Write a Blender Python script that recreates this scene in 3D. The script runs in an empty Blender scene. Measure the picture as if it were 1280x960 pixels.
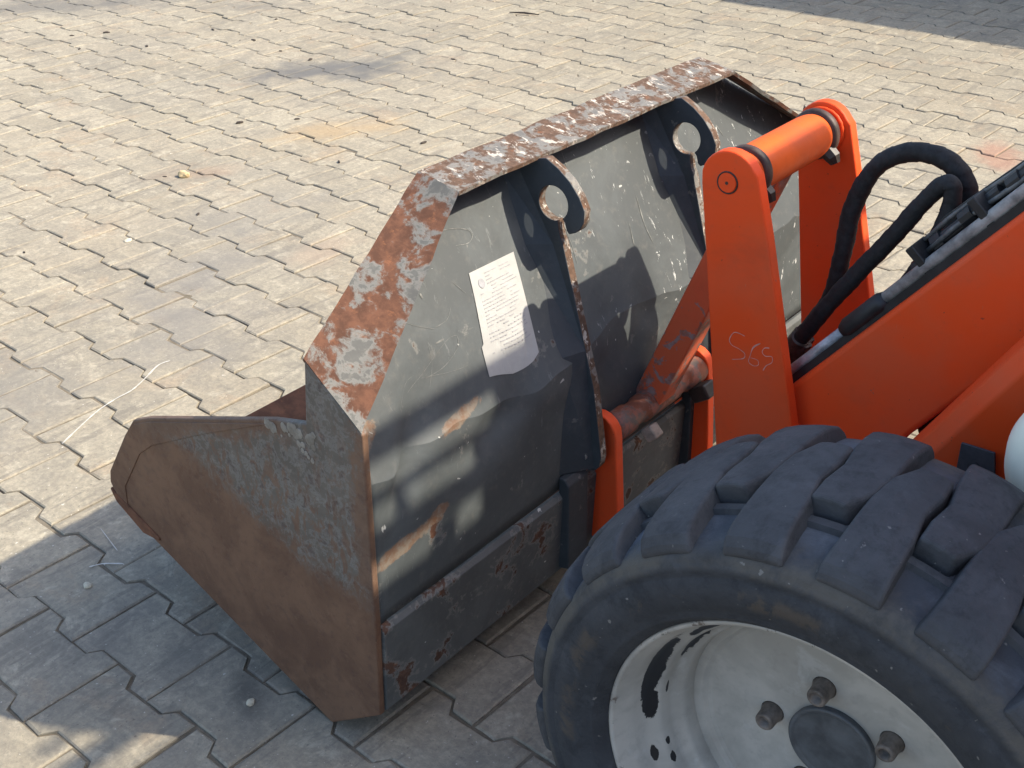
import bpy, bmesh, math, random
from mathutils import Vector, Matrix, noise
random.seed(7)
S = bpy.context.scene
COL = S.collection

# ------------------------------------------------------------------ camera
# world: X = to the loader's right (across the bucket), Y = forward (bucket side), Z = up, metres
RF = [[0.631281, -0.775486, -0.010261], [-0.393686, -0.309024, -0.865745], [0.668203, 0.550569, -0.500379]]
CAM = (-0.83312, -1.03112, 1.31461)
FPX = 1541.1
cam_d = bpy.data.cameras.new("camera")
cam = bpy.data.objects.new("camera", cam_d)
COL.objects.link(cam)
cam_d.sensor_width = 36.0
cam_d.lens = 36.0 * FPX / 1280.0
cam_d.clip_start = 0.05
cam_d.clip_end = 2000.0
r, d, f = (Vector(v) for v in RF)
f.normalize(); r = (r - f * r.dot(f)).normalized(); d = f.cross(r)
M = Matrix(((r.x, -d.x, -f.x, CAM[0]), (r.y, -d.y, -f.y, CAM[1]), (r.z, -d.z, -f.z, CAM[2]), (0, 0, 0, 1)))
cam.matrix_world = M
S.camera = cam

# ------------------------------------------------------------------ light
SUNV = Vector((-0.53, 0.90, -1.0)).normalized()       # the way sunlight travels
sun_d = bpy.data.lights.new("sun", 'SUN')
sun_d.energy = 3.3
sun_d.angle = math.radians(0.55)
sun_d.color = (1.0, 0.90, 0.74)
sun = bpy.data.objects.new("sun", sun_d)
COL.objects.link(sun)
sun.rotation_euler = SUNV.to_track_quat('-Z', 'Y').to_euler()
sun.location = (3, -5, 6)
W = bpy.data.worlds.new("World")
S.world = W
W.use_nodes = True
wn = W.node_tree
sky = wn.nodes.new('ShaderNodeTexSky')
sky.sky_type = 'NISHITA'
sky.sun_disc = False
sky.sun_elevation = math.asin(-SUNV.z)
sky.sun_rotation = math.atan2(-SUNV.x, -SUNV.y)
sky.air_density = 1.0
sky.dust_density = 2.2
bg = wn.nodes['Background']
bg.inputs['Strength'].default_value = 0.15
wn.links.new(sky.outputs['Color'], bg.inputs['Color'])
S.view_settings.view_transform = 'Standard'
S.view_settings.look = 'None'
S.view_settings.exposure = 1.19
S.view_settings.gamma = 1.0
S.render.engine = 'CYCLES'
S.cycles.max_bounces = 6

# ------------------------------------------------------------------ helpers: objects
def tag(o, label=None, cat=None, group=None, kind=None):
    if label: o['label'] = label
    if cat: o['category'] = cat
    if group: o['group'] = group
    if kind: o['kind'] = kind
    return o

def empty(name, loc=(0, 0, 0)):
    o = bpy.data.objects.new(name, None)
    COL.objects.link(o)
    o.location = loc
    o.empty_display_size = 0.05
    return o

def obj(name, bm, mat, parent=None, smooth=False, bevel=0.0, seg=2, recalc=True):
    if recalc:
        bmesh.ops.recalc_face_normals(bm, faces=bm.faces)
    me = bpy.data.meshes.new(name)
    bm.to_mesh(me)
    bm.free()
    for m in (mat if isinstance(mat, (list, tuple)) else [mat]):
        me.materials.append(m)
    if smooth:
        for p in me.polygons: p.use_smooth = True
    o = bpy.data.objects.new(name, me)
    COL.objects.link(o)
    if parent is not None:
        o.parent = parent
        if parent.type == 'EMPTY':
            o.matrix_parent_inverse = Matrix.Translation(-Vector(parent.location))
    if bevel:
        b = o.modifiers.new('bevel', 'BEVEL')
        b.width = bevel; b.segments = seg; b.limit_method = 'ANGLE'; b.angle_limit = math.radians(35)
        for p in me.polygons: p.use_smooth = True
        b.harden_normals = True
    return o

def world_loc(o):
    v = Vector(o.location)
    while o.parent is not None:
        o = o.parent
        v = v + Vector(o.location)
    return v

def copy_part(src, parent, name=None):
    c = src.copy()
    COL.objects.link(c)
    c.parent = parent
    return c

def prism(bm, pts, x0, x1):
    """polygon in (Y, Z) pulled from x0 to x1 along X"""
    a = [bm.verts.new((x0, y, z)) for y, z in pts]
    b = [bm.verts.new((x1, y, z)) for y, z in pts]
    n = len(pts)
    bm.faces.new(a); bm.faces.new(b[::-1])
    for i in range(n):
        bm.faces.new((a[i], a[(i + 1) % n], b[(i + 1) % n], b[i]))
    return bm

def box(bm, lo, hi):
    return prism(bm, [(lo[1], lo[2]), (hi[1], lo[2]), (hi[1], hi[2]), (lo[1], hi[2])], lo[0], hi[0])

def sweep(bm, path, rad, n=12, cap=True, sub=0):
    P = [Vector(p) for p in path]
    if sub:
        Q = []
        for i in range(len(P) - 1):
            p0 = P[max(i - 1, 0)]; p1 = P[i]; p2 = P[i + 1]; p3 = P[min(i + 2, len(P) - 1)]
            for k in range(sub):
                t = k / sub
                Q.append(0.5 * ((2 * p1) + (p2 - p0) * t + (2 * p0 - 5 * p1 + 4 * p2 - p3) * t * t + (3 * p1 - p0 - 3 * p2 + p3) * t ** 3))
        Q.append(P[-1]); P = Q
    rads = rad if isinstance(rad, (list, tuple)) else [rad] * len(P)
    t = (P[1] - P[0]).normalized()
    u = t.orthogonal().normalized()
    rings = []
    for i, p in enumerate(P):
        t2 = (P[min(i + 1, len(P) - 1)] - P[max(i - 1, 0)]).normalized()
        u = (u - t2 * u.dot(t2)).normalized()
        v = t2.cross(u)
        rr = rads[min(i, len(rads) - 1)]
        rings.append([bm.verts.new(p + (u * math.cos(2 * math.pi * k / n) + v * math.sin(2 * math.pi * k / n)) * rr) for k in range(n)])
    for a, b in zip(rings, rings[1:]):
        for k in range(n):
            bm.faces.new((a[k], a[(k + 1) % n], b[(k + 1) % n], b[k]))
    if cap:
        bm.faces.new(rings[0][::-1]); bm.faces.new(rings[-1])
    return bm

def lathe_x(bm, prof, c, n=96, closed=False):
    """profile (x, r) turned about the X axis through c"""
    rings = []
    for x, rr in prof:
        rings.append([bm.verts.new((c[0] + x, c[1] + rr * math.cos(2 * math.pi * k / n), c[2] + rr * math.sin(2 * math.pi * k / n))) for k in range(n)])
    prs = list(zip(rings, rings[1:]))
    if closed: prs.append((rings[-1], rings[0]))
    for a, b in prs:
        for k in range(n):
            bm.faces.new((a[k], a[(k + 1) % n], b[(k + 1) % n], b[k]))
    return rings

def arc(cy, cz, rr, a0, a1, n=8):
    return [(cy + rr * math.cos(math.radians(a0 + (a1 - a0) * i / n)), cz + rr * math.sin(math.radians(a0 + (a1 - a0) * i / n))) for i in range(n + 1)]

# ------------------------------------------------------------------ helpers: materials
class NT:
    def __init__(s, name):
        s.m = bpy.data.materials.new(name)
        s.m.use_nodes = True
        s.t = s.m.node_tree
        s.b = s.t.nodes['Principled BSDF']
        s._pos = None
    def n(s, typ, **kw):
        nd = s.t.nodes.new(typ)
        for k, v in kw.items(): setattr(nd, k, v)
        return nd
    def l(s, a, b): s.t.links.new(a, b)
    def pos(s):
        if s._pos is None:
            s._pos = s.n('ShaderNodeNewGeometry').outputs['Position']
        return s._pos
    def objc(s):
        return s.n('ShaderNodeTexCoord').outputs['Object']
    def put(s, sock, v):
        if isinstance(v, (int, float)): sock.default_value = v
        elif isinstance(v, (tuple, list)): sock.default_value = tuple(v) + ((1,) if len(v) == 3 and len(sock.default_value) == 4 else ())
        else: s.l(v, sock)
    def scale(s, vec, sc):
        mp = s.n('ShaderNodeMapping')
        s.l(vec, mp.inputs['Vector'])
        mp.inputs['Scale'].default_value = sc
        return mp.outputs['Vector']
    def noise(s, vec, sc, det=4, rough=0.6, dist=0.0, seed=0.0):
        nd = s.n('ShaderNodeTexNoise', noise_dimensions='4D')
        s.l(vec, nd.inputs['Vector'])
        nd.inputs['W'].default_value = seed
        nd.inputs['Scale'].default_value = sc
        nd.inputs['Detail'].default_value = det
        nd.inputs['Roughness'].default_value = rough
        nd.inputs['Distortion'].default_value = dist
        return nd.outputs['Fac']
    def voro(s, vec, sc, feat='F1', out='Distance'):
        nd = s.n('ShaderNodeTexVoronoi', feature=feat)
        s.l(vec, nd.inputs['Vector'])
        nd.inputs['Scale'].default_value = sc
        return nd.outputs[out]
    def ramp(s, fac, a, b, va=0.0, vb=1.0):
        nd = s.n('ShaderNodeMapRange', interpolation_type='SMOOTHSTEP')
        s.put(nd.inputs['Value'], fac)
        nd.inputs['From Min'].default_value = a; nd.inputs['From Max'].default_value = b
        nd.inputs['To Min'].default_value = va; nd.inputs['To Max'].default_value = vb
        return nd.outputs['Result']
    def math(s, op, a, b=0.0, c=None, clamp=False):
        nd = s.n('ShaderNodeMath', operation=op, use_clamp=clamp)
        s.put(nd.inputs[0], a); s.put(nd.inputs[1], b)
        if c is not None: s.put(nd.inputs[2], c)
        return nd.outputs[0]
    def mix(s, fac, a, b):
        nd = s.n('ShaderNodeMix', data_type='RGBA')
        s.put(nd.inputs[0], fac); s.put(nd.inputs[6], a); s.put(nd.inputs[7], b)
        return nd.outputs[2]
    def sep(s, vec):
        nd = s.n('ShaderNodeSeparateXYZ')
        s.l(vec, nd.inputs[0])
        return nd.outputs
    def bump(s, h, strength, dist=0.002, prev=None):
        nd = s.n('ShaderNodeBump')
        s.l(h, nd.inputs['Height'])
        nd.inputs['Strength'].default_value = strength
        nd.inputs['Distance'].default_value = dist
        if prev is not None: s.l(prev, nd.inputs['Normal'])
        return nd.outputs['Normal']
    def out(s, col, rough=0.6, metal=0.0, normal=None, spec=None):
        s.put(s.b.inputs['Base Color'], col)
        s.put(s.b.inputs['Roughness'], rough)
        s.put(s.b.inputs['Metallic'], metal)
        if spec is not None: s.put(s.b.inputs['Specular IOR Level'], spec)
        if normal is not None: s.l(normal, s.b.inputs['Normal'])
        return s.m

def blob(t, cx, cy, rx, ry, rot, wob, soft=0.5):
    """0..1 mask of a stain of its own shape on the ground, wob = noise socket"""
    sp = t.sep(t.pos())
    ca, sa = math.cos(rot), math.sin(rot)
    dx = t.math('SUBTRACT', sp[0], cx); dy = t.math('SUBTRACT', sp[1], cy)
    u = t.math('DIVIDE', t.math('ADD', t.math('MULTIPLY', dx, ca), t.math('MULTIPLY', dy, sa)), rx)
    v = t.math('DIVIDE', t.math('SUBTRACT', t.math('MULTIPLY', dy, ca), t.math('MULTIPLY', dx, sa)), ry)
    q = t.math('SQRT', t.math('ADD', t.math('MULTIPLY', u, u), t.math('MULTIPLY', v, v)))
    q = t.math('ADD', q, t.math('MULTIPLY', t.math('SUBTRACT', wob, 0.5), 2.2))
    return t.ramp(q, 1.0, 1.0 - soft)

def mat_paver(name):
    t = NT(name)
    P = t.pos()
    inf = t.n('ShaderNodeObjectInfo').outputs['Random']
    isl = t.n('ShaderNodeNewGeometry').outputs['Random Per Island']
    rnd = t.math('FRACT', t.math('ADD', t.math('MULTIPLY', inf, 7.31), isl))
    rnd2 = t.math('FRACT', t.math('MULTIPLY', rnd, 13.7))
    c = t.mix(rnd, (0.300, 0.266, 0.198), (0.372, 0.334, 0.253))
    c = t.mix(t.math('MULTIPLY', rnd2, 0.22), c, (0.345, 0.285, 0.21))
    big = t.noise(P, 1.9, 5, 0.62)
    mid = t.noise(P, 7.5, 7, 0.72, 0.8, 3.0)
    fine = t.noise(P, 85.0, 5, 0.75)
    grit = t.noise(P, 30.0, 6, 0.75, 0.5, 14.0)
    c = t.mix(t.ramp(big, 0.46, 0.60, 0, 0.34), c, (0.245, 0.23, 0.192))
    c = t.mix(t.ramp(mid, 0.49, 0.61, 0, 0.42), c, (0.205, 0.19, 0.158))
    c = t.mix(t.ramp(t.noise(P, 5.0, 6, 0.66, 0.6, 8.0), 0.54, 0.64, 0, 0.36), c, (0.36, 0.265, 0.175))
    c = t.mix(t.ramp(t.noise(P, 14.0, 7, 0.72, 1.0, 12.0), 0.53, 0.61, 0, 0.60), c, (0.45, 0.405, 0.31))
    # drag marks: long thin streaks, two directions
    st = t.noise(t.scale(P, (4.0, 30.0, 1.0)), 1.0, 6, 0.65, 0.5, 5.0)
    c = t.mix(t.ramp(st, 0.54, 0.62, 0, 0.50), c, (0.165, 0.15, 0.125))
    st2 = t.noise(t.scale(P, (24.0, 7.0, 1.0)), 1.0, 6, 0.65, 0.8, 15.0)
    c = t.mix(t.ramp(st2, 0.55, 0.63, 0, 0.42), c, (0.42, 0.37, 0.275))
    c = t.mix(t.ramp(grit, 0.44, 0.62, 0.0, 0.32), c, (0.21, 0.19, 0.155))
    c = t.mix(t.ramp(fine, 0.40, 0.62, 0.34, 0.0), c, (0.12, 0.11, 0.095))
    c = t.mix(t.ramp(t.noise(P, 210.0, 2, 0.5, 0, 2.0), 0.64, 0.72, 0, 0.6), c, (0.11, 0.10, 0.085))
    c = t.mix(t.ramp(t.noise(P, 150.0, 2, 0.5, 0, 9.0), 0.67, 0.75, 0, 0.75), c, (0.60, 0.57, 0.50))
    # sand and dirt caught along the edges of each stone
    # oil and rust marks where the photograph has them
    w = t.noise(P, 6.0, 5, 0.65, 0.5, 1.0)
    for (cx, cy, rx, ry, rot, soft, am, col) in (
            (2.36, 2.46, 0.36, 0.20, -0.7, 1.0, 0.85, (0.12, 0.118, 0.115)),
            (2.38, 2.44, 0.62, 0.40, -0.7, 1.6, 0.75, (0.13, 0.128, 0.122)),
            (2.62, 2.40, 0.36, 0.08, 0.35, 0.9, 0.75, (0.13, 0.128, 0.12)),
            (2.24, 2.56, 0.22, 0.10, -0.7, 0.9, 0.60, (0.12, 0.118, 0.115)),
            (1.88, 1.93, 0.36, 0.15, -0.6, 1.0, 0.42, (0.40, 0.27, 0.13)),
            (2.95, 0.13, 0.17, 0.10, 0.4, 0.8, 0.6, (0.32, 0.17, 0.12)),
            (1.33, 1.98, 0.18, 0.08, -0.6, 1.0, 0.4, (0.27, 0.18, 0.12)),
            (2.3, 4.3, 0.9, 0.22, -0.75, 0.9, 0.75, (0.13, 0.125, 0.115)),
            (2.85, 3.55, 0.35, 0.10, -0.75, 0.9, 0.6, (0.15, 0.14, 0.125)),
            (0.20, 1.25, 0.45, 0.28, 0.2, 1.0, 0.60, (0.185, 0.175, 0.155)),
            (0.65, 1.15, 0.35, 0.22, 0.6, 1.0, 0.62, (0.19, 0.178, 0.16)),
            (0.90, 1.40, 0.40, 0.20, 0.1, 1.0, 0.60, (0.185, 0.175, 0.16)),
            (1.15, 1.25, 0.16, 0.10, 0.1, 1.0, 0.4, (0.36, 0.27, 0.195)),
            (1.20, 1.60, 0.40, 0.20, -0.3, 1.0, 0.50, (0.20, 0.19, 0.17)),
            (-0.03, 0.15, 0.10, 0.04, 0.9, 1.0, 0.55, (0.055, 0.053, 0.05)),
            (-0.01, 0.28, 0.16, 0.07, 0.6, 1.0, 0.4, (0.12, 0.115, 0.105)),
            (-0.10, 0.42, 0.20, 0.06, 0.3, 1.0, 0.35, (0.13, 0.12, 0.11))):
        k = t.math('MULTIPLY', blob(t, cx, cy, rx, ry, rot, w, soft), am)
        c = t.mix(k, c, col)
    h = t.math('ADD', t.math('MULTIPLY', fine, 0.5), t.math('ADD', t.math('MULTIPLY', mid, 0.8), t.math('MULTIPLY', grit, 0.7)))
    return t.out(c, 0.88, 0, t.bump(h, 0.55, 0.004), 0.25)

def mat_sand(name, a, b):
    t = NT(name)
    P = t.pos()
    c = t.mix(t.ramp(t.noise(P, 30, 5, 0.7), 0.35, 0.68), a, b)
    return t.out(c, 0.95, 0, t.bump(t.noise(P, 140, 4, 0.7), 0.5, 0.004), 0.1)

RUST = (0.20, 0.075, 0.035)
def mat_steel(name, grey=(0.125, 0.135, 0.13), rust=0.35, rust_scale=9.0, white=0.15, streak=0.0, pale=0.0, lower_brown=False, seed=0.0, dirt=0.3, rustcol=RUST, softness=0.035, pale_scale=34, var=1.35, scrape=False):
    t = NT(name)
    P = t.pos()
    n1 = t.noise(P, rust_scale, 6, 0.62, 0.5, seed)
    n2 = t.noise(P, rust_scale * 3.5, 5, 0.65, 0.3, seed + 2)
    n3 = t.noise(P, 60, 5, 0.7, 0, seed + 4)
    g = t.mix(t.ramp(t.noise(P, 6, 6, 0.68, 0.8, seed + 6), 0.40, 0.62), grey, tuple(v * var for v in grey))
    g = t.mix(t.ramp(n3, 0.5, 0.75, 0, dirt), g, (0.24, 0.215, 0.18))
    rc = t.mix(t.ramp(n2, 0.35, 0.65), rustcol, tuple(v * 0.55 for v in rustcol))
    rc = t.mix(t.ramp(n3, 0.55, 0.72, 0, 0.7), rc, (0.25, 0.10, 0.045))
    mixn = t.math('ADD', t.math('MULTIPLY', n1, 0.72), t.math('MULTIPLY', n2, 0.28))
    th = 0.66 - 0.32 * rust
    m = t.ramp(mixn, th, th + softness)
    if lower_brown:      # bare rusted steel low down, scraped grey paint left towards the upper rear
        sp = t.sep(P)
        nn = t.noise(P, 8, 7, 0.70, 0.9, 3)
        nf = t.noise(t.scale(P, (1, 1.6, 0.7)), 34, 7, 0.74, 0.8, 13)
        wob = t.math('ADD', t.math('MULTIPLY', t.math('SUBTRACT', nn, 0.5), 0.26), t.math('MULTIPLY', t.math('SUBTRACT', nf, 0.5), 0.22))
        e = t.math('ADD', t.math('SUBTRACT', sp[2], t.math('MULTIPLY', sp[1], 0.30)), wob)
        lb = t.ramp(e, 0.325, 0.27)
        edge_b = t.math('MAXIMUM', t.ramp(t.math('ADD', sp[1], t.math('MULTIPLY', wob, 0.6)), -0.088, -0.104), t.ramp(t.math('ADD', sp[1], t.math('MULTIPLY', wob, 0.8)), 0.375, 0.41))
        topl = t.ramp(t.math('ADD', t.math('ADD', sp[2], t.math('MULTIPLY', sp[1], 0.37)), t.math('MULTIPLY', wob, 0.4)), 0.478, 0.50)
        edge_b = t.math('MAXIMUM', edge_b, t.math('MULTIPLY', topl, t.ramp(sp[1], 0.0, 0.05)))
        lb = t.math('MAXIMUM', lb, t.math('MULTIPLY', edge_b, 0.85))
        lb = t.math('MAXIMUM', lb, t.math('MULTIPLY', t.ramp(nf, 0.50, 0.57), t.ramp(e, 0.56, 0.30, 0.30, 0.9)))
        brown = t.mix(t.ramp(t.noise(P, 12, 6, 0.68, 0.5), 0.38, 0.62), (0.118, 0.061, 0.036), (0.172, 0.094, 0.055))
        brown = t.mix(t.ramp(n3, 0.50, 0.64, 0, 0.45), brown, (0.085, 0.048, 0.035))
        brown = t.mix(t.ramp(t.noise(P, 90, 4, 0.7, 0, 17), 0.58, 0.68, 0, 0.4), brown, (0.22, 0.135, 0.085))
        m = t.math('MULTIPLY', m, 0.55)
    edge = t.ramp(mixn, th - 0.03, th - 0.005)
    g = t.mix(t.math('MULTIPLY', edge, 0.35), g, (0.25, 0.24, 0.215))
    c = t.mix(m, g, rc)
    if lower_brown:
        c = t.mix(lb, c, brown)
    if pale:
        pn = t.noise(t.scale(P, (1.0, 0.6, 0.6)), pale_scale, 6, 0.72, 0.6, seed + 9)
        c = t.mix(t.ramp(pn, 0.63 - 0.12 * pale, 0.66 - 0.12 * pale), c, t.mix(t.ramp(n3, 0.4, 0.6), (0.50, 0.46, 0.40), (0.33, 0.28, 0.23)))
    if streak:
        sn = t.noise(t.scale(P, (85.0, 30.0, 24.0)), 1.0, 6, 0.74, 0.6, seed + 3)
        sm = t.noise(P, 4.0, 3, 0.5, 0, seed + 5)
        k = t.math('MULTIPLY', t.ramp(sn, 0.71 - 0.1 * streak, 0.74 - 0.1 * streak), t.math('MULTIPLY', t.ramp(sm, 0.38, 0.52), t.ramp(t.sep(P)[0], 0.42, 0.52, 0.10, 1.0)))
        c = t.mix(t.math('MULTIPLY', k, 0.85), c, (0.62, 0.63, 0.61))
    if scrape:       # rubbed spots that have rusted through
        sx = t.sep(P)
        for cx, cz, rx, rz, rot in ((0.06, 0.332, 0.075, 0.014, 0.12), (0.20, 0.458, 0.055, 0.010, 0.12), (0.035, 0.50, 0.03, 0.014, 0.5), (0.02, 0.55, 0.012, 0.03, 0.0), (0.135, 0.345, 0.02, 0.012, 0.2)):
            ca, sa = math.cos(rot), math.sin(rot)
            dx = t.math('SUBTRACT', sx[0], cx); dz = t.math('SUBTRACT', sx[2], cz)
            u = t.math('DIVIDE', t.math('ADD', t.math('MULTIPLY', dx, ca), t.math('MULTIPLY', dz, sa)), rx)
            v = t.math('DIVIDE', t.math('SUBTRACT', t.math('MULTIPLY', dz, ca), t.math('MULTIPLY', dx, sa)), rz)
            q = t.math('ADD', t.math('MULTIPLY', u, u), t.math('MULTIPLY', v, v))
            q = t.math('ADD', q, t.math('MULTIPLY', t.math('SUBTRACT', t.noise(P, 40, 6, 0.74, 0.6, 6.0), 0.5), 3.4))
            c = t.mix(t.ramp(q, 1.0, 0.5, 0, 0.68), c, t.mix(t.ramp(n3, 0.42, 0.6), (0.20, 0.10, 0.05), (0.24, 0.19, 0.14)))
    if white:
        wn_ = t.noise(P, 70, 3, 0.5, 0.5, seed + 8)
        c = t.mix(t.ramp(wn_, 0.76 - 0.1 * white, 0.79 - 0.1 * white, 0, 0.9), c, (0.50, 0.51, 0.48))
    ro = t.math('ADD', 0.60, t.math('MULTIPLY', m, 0.26))
    nb = t.bump(t.math('ADD', t.math('MULTIPLY', m, -0.5), t.math('MULTIPLY', n3, 0.35)), 0.45, 0.0016)
    return t.out(c, ro, 0.0, nb, 0.4)

def mat_orange(name, base=(0.60, 0.082, 0.018), wear=0.15, seed=0.0, wearcol=(0.20, 0.15, 0.14), fade=0.25):
    t = NT(name)
    P = t.pos()
    n1 = t.noise(P, 6, 5, 0.6, 0.2, seed)
    n3 = t.noise(P, 55, 5, 0.7, 0, seed + 1)
    c = t.mix(t.ramp(n1, 0.38, 0.68, 0, fade), base, (0.62, 0.13, 0.055))
    c = t.mix(t.ramp(n3, 0.55, 0.75, 0, 0.18), c, (0.42, 0.10, 0.05))
    wn_ = t.noise(P, 22, 6, 0.68, 0.5, seed + 2)
    wm = t.ramp(wn_, 0.72 - 0.3 * wear, 0.745 - 0.3 * wear)
    c = t.mix(wm, c, t.mix(t.ramp(n3, 0.4, 0.6), wearcol, (0.30, 0.12, 0.085)))
    c = t.mix(t.ramp(t.noise(P, 3.5, 6, 0.7, 0.5, seed + 9), 0.50, 0.66, 0, 0.30), c, (0.36, 0.075, 0.035))
    sc_ = t.noise(t.scale(P, (40, 90, 14)), 1.0, 4, 0.7, 0.8, seed + 4)
    c = t.mix(t.ramp(sc_, 0.70, 0.74, 0, 0.45), c, (0.62, 0.22, 0.13))
    sp_ = t.noise(P, 130, 2, 0.5, 0, seed + 6)
    c = t.mix(t.ramp(sp_, 0.71, 0.75, 0, 0.6), c, (0.12, 0.04, 0.03))
    nb = t.bump(t.math('ADD', t.math('MULTIPLY', t.noise(P, 160, 3, 0.6), 0.25), t.math('MULTIPLY', wm, -0.6)), 0.25, 0.0008)
    return t.out(c, t.ramp(n3, 0.3, 0.7, 0.42, 0.58), 0.0, nb, 0.22)

WCEN = (0.004, -0.697, 0.329)
def mat_rubber(name, base=(0.030, 0.033, 0.038), dust=(0.105, 0.115, 0.13), amount=0.6, mud=0.3, seed=0.0, ring=False):
    t = NT(name)
    P = t.pos()
    n1 = t.noise(P, 11, 7, 0.70, 0.6, seed)
    n2 = t.noise(P, 45, 6, 0.75, 0.3, seed + 2)
    c = t.mix(t.ramp(n1, 0.34, 0.68, 0.30 * amount, 0.8 * amount), base, dust)
    c = t.mix(t.ramp(n2, 0.48, 0.66, 0, 0.45), c, tuple(v * 0.8 for v in base))
    c = t.mix(t.ramp(t.noise(P, 24, 6, 0.72, 0.4, seed + 7), 0.55, 0.66, 0, 0.25), c, tuple(v * 1.3 for v in dust))
    mn = t.noise(P, 13, 7, 0.72, 0.6, seed + 4)
    mk = t.ramp(mn, 0.66 - 0.25 * mud, 0.72 - 0.25 * mud, 0, 0.75)
    if ring:     # dried mud sits in the groove under the lugs and in a scuffed band round the wall; bare rubber elsewhere
        sp = t.sep(P)
        dy = t.math('SUBTRACT', sp[1], WCEN[1]); dz = t.math('SUBTRACT', sp[2], WCEN[2])
        rr = t.math('SQRT', t.math('ADD', t.math('MULTIPLY', dy, dy), t.math('MULTIPLY', dz, dz)))
        rr = t.math('ADD', rr, t.math('MULTIPLY', t.math('SUBTRACT', n2, 0.5), 0.02))
        g1 = t.math('MULTIPLY', t.ramp(rr, 0.279, 0.288), t.ramp(rr, 0.304, 0.297))
        g2 = t.math('MULTIPLY', t.math('MULTIPLY', t.ramp(rr, 0.242, 0.252), t.ramp(rr, 0.268, 0.258)), t.ramp(mn, 0.50, 0.58))
        c = t.mix(t.math('MULTIPLY', g1, t.ramp(mn, 0.38, 0.55, 0.25, 0.8)), c, (0.105, 0.095, 0.078))
        c = t.mix(t.math('MULTIPLY', g2, 0.6), c, (0.095, 0.075, 0.055))
        c = t.mix(t.ramp(rr, 0.296, 0.306, 0, 0.65), c, t.mix(t.ramp(n1, 0.40, 0.60), (0.060, 0.068, 0.080), (0.15, 0.165, 0.185)))
    else:
        c = t.mix(mk, c, (0.125, 0.105, 0.078))
    c = t.mix(t.ramp(t.noise(P, 120, 2, 0.5, 0, seed + 5), 0.70, 0.75, 0, 0.7), c, (0.22, 0.21, 0.19))
    nb = t.bump(t.math('ADD', n2, t.math('MULTIPLY', n1, 0.8)), 0.6, 0.003)
    return t.out(c, t.ramp(n2, 0.3, 0.7, 0.62, 0.85), 0.0, nb, 0.30)

def mat_plain(name, col, rough=0.5, metal=0.0, var=0.2, scale=30.0, bump=0.15, seed=0.0):
    t = NT(name)
    P = t.pos()
    n = t.noise(P, scale, 5, 0.65, 0.2, seed)
    c = t.mix(t.ramp(n, 0.3, 0.7), tuple(v * (1 - var) for v in col), tuple(min(1, v * (1 + var)) for v in col))
    return t.out(c, rough, metal, t.bump(n, bump, 0.001), 0.45)

def mat_rim(name):
    t = NT(name)
    P = t.pos()
    n3 = t.noise(P, 40, 6, 0.72)
    c = t.mix(t.ramp(t.noise(P, 7, 5, 0.65, 0.4), 0.40, 0.60), (0.36, 0.343, 0.305), (0.47, 0.448, 0.40))
    c = t.mix(t.ramp(n3, 0.50, 0.68, 0, 0.40), c, (0.27, 0.255, 0.23))
    c = t.mix(t.ramp(t.noise(P, 18, 6, 0.7, 0.5, 3.0), 0.56, 0.66, 0, 0.35), c, (0.56, 0.56, 0.54))
    sp = t.sep(P)
    dy = t.math('SUBTRACT', sp[1], WCEN[1]); dz = t.math('SUBTRACT', sp[2], WCEN[2])
    ang = t.math('ARCTAN2', dz, dy)
    rr = t.math('SQRT', t.math('ADD', t.math('MULTIPLY', dy, dy), t.math('MULTIPLY', dz, dz)))
    pn = t.noise(P, 42, 8, 0.78, 1.2, 4.0)
    k = None
    # peeled paint on the barrel: bare black patches at (angle, depth)
    for a0, da, x0, dx in ((17, 19, 0.033, 0.009), (-1, 7, 0.036, 0.007), (36, 17, 0.064, 0.005), (50, 14, 0.041, 0.003), (-22, 3.0, 0.034, 0.004), (-26, 2.2, 0.049, 0.004), (-19, 1.6, 0.049, 0.003), (4, 3, 0.055, 0.0025)):
        u = t.math('DIVIDE', t.math('SUBTRACT', ang, math.radians(a0)), math.radians(da))
        v = t.math('DIVIDE', t.math('SUBTRACT', sp[0], x0), dx)
        q = t.math('ADD', t.math('MULTIPLY', u, u), t.math('MULTIPLY', v, v))
        q = t.math('ADD', q, t.math('MULTIPLY', t.math('SUBTRACT', pn, 0.5), 3.2))
        m_ = t.ramp(q, 1.0, 0.93)
        k = m_ if k is None else t.math('MAXIMUM', k, m_)
    # scuffed outer lip
    lip = t.math('MULTIPLY', t.ramp(rr, 0.206, 0.209), t.ramp(t.noise(P, 38, 6, 0.75, 0.6, 7.0), 0.56, 0.62))
    c = t.mix(t.math('MULTIPLY', lip, 0.8), c, (0.075, 0.05, 0.035))
    k = t.math('MAXIMUM', k, t.ramp(t.noise(P, 60, 4, 0.6, 0.3, 7.0), 0.78, 0.79))
    c = t.mix(k, c, (0.018, 0.018, 0.02))
    return t.out(c, 0.42, 0.1, t.bump(t.math('SUBTRACT', t.math('MULTIPLY', n3, 0.3), k), 0.3, 0.001), 0.4)

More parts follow.
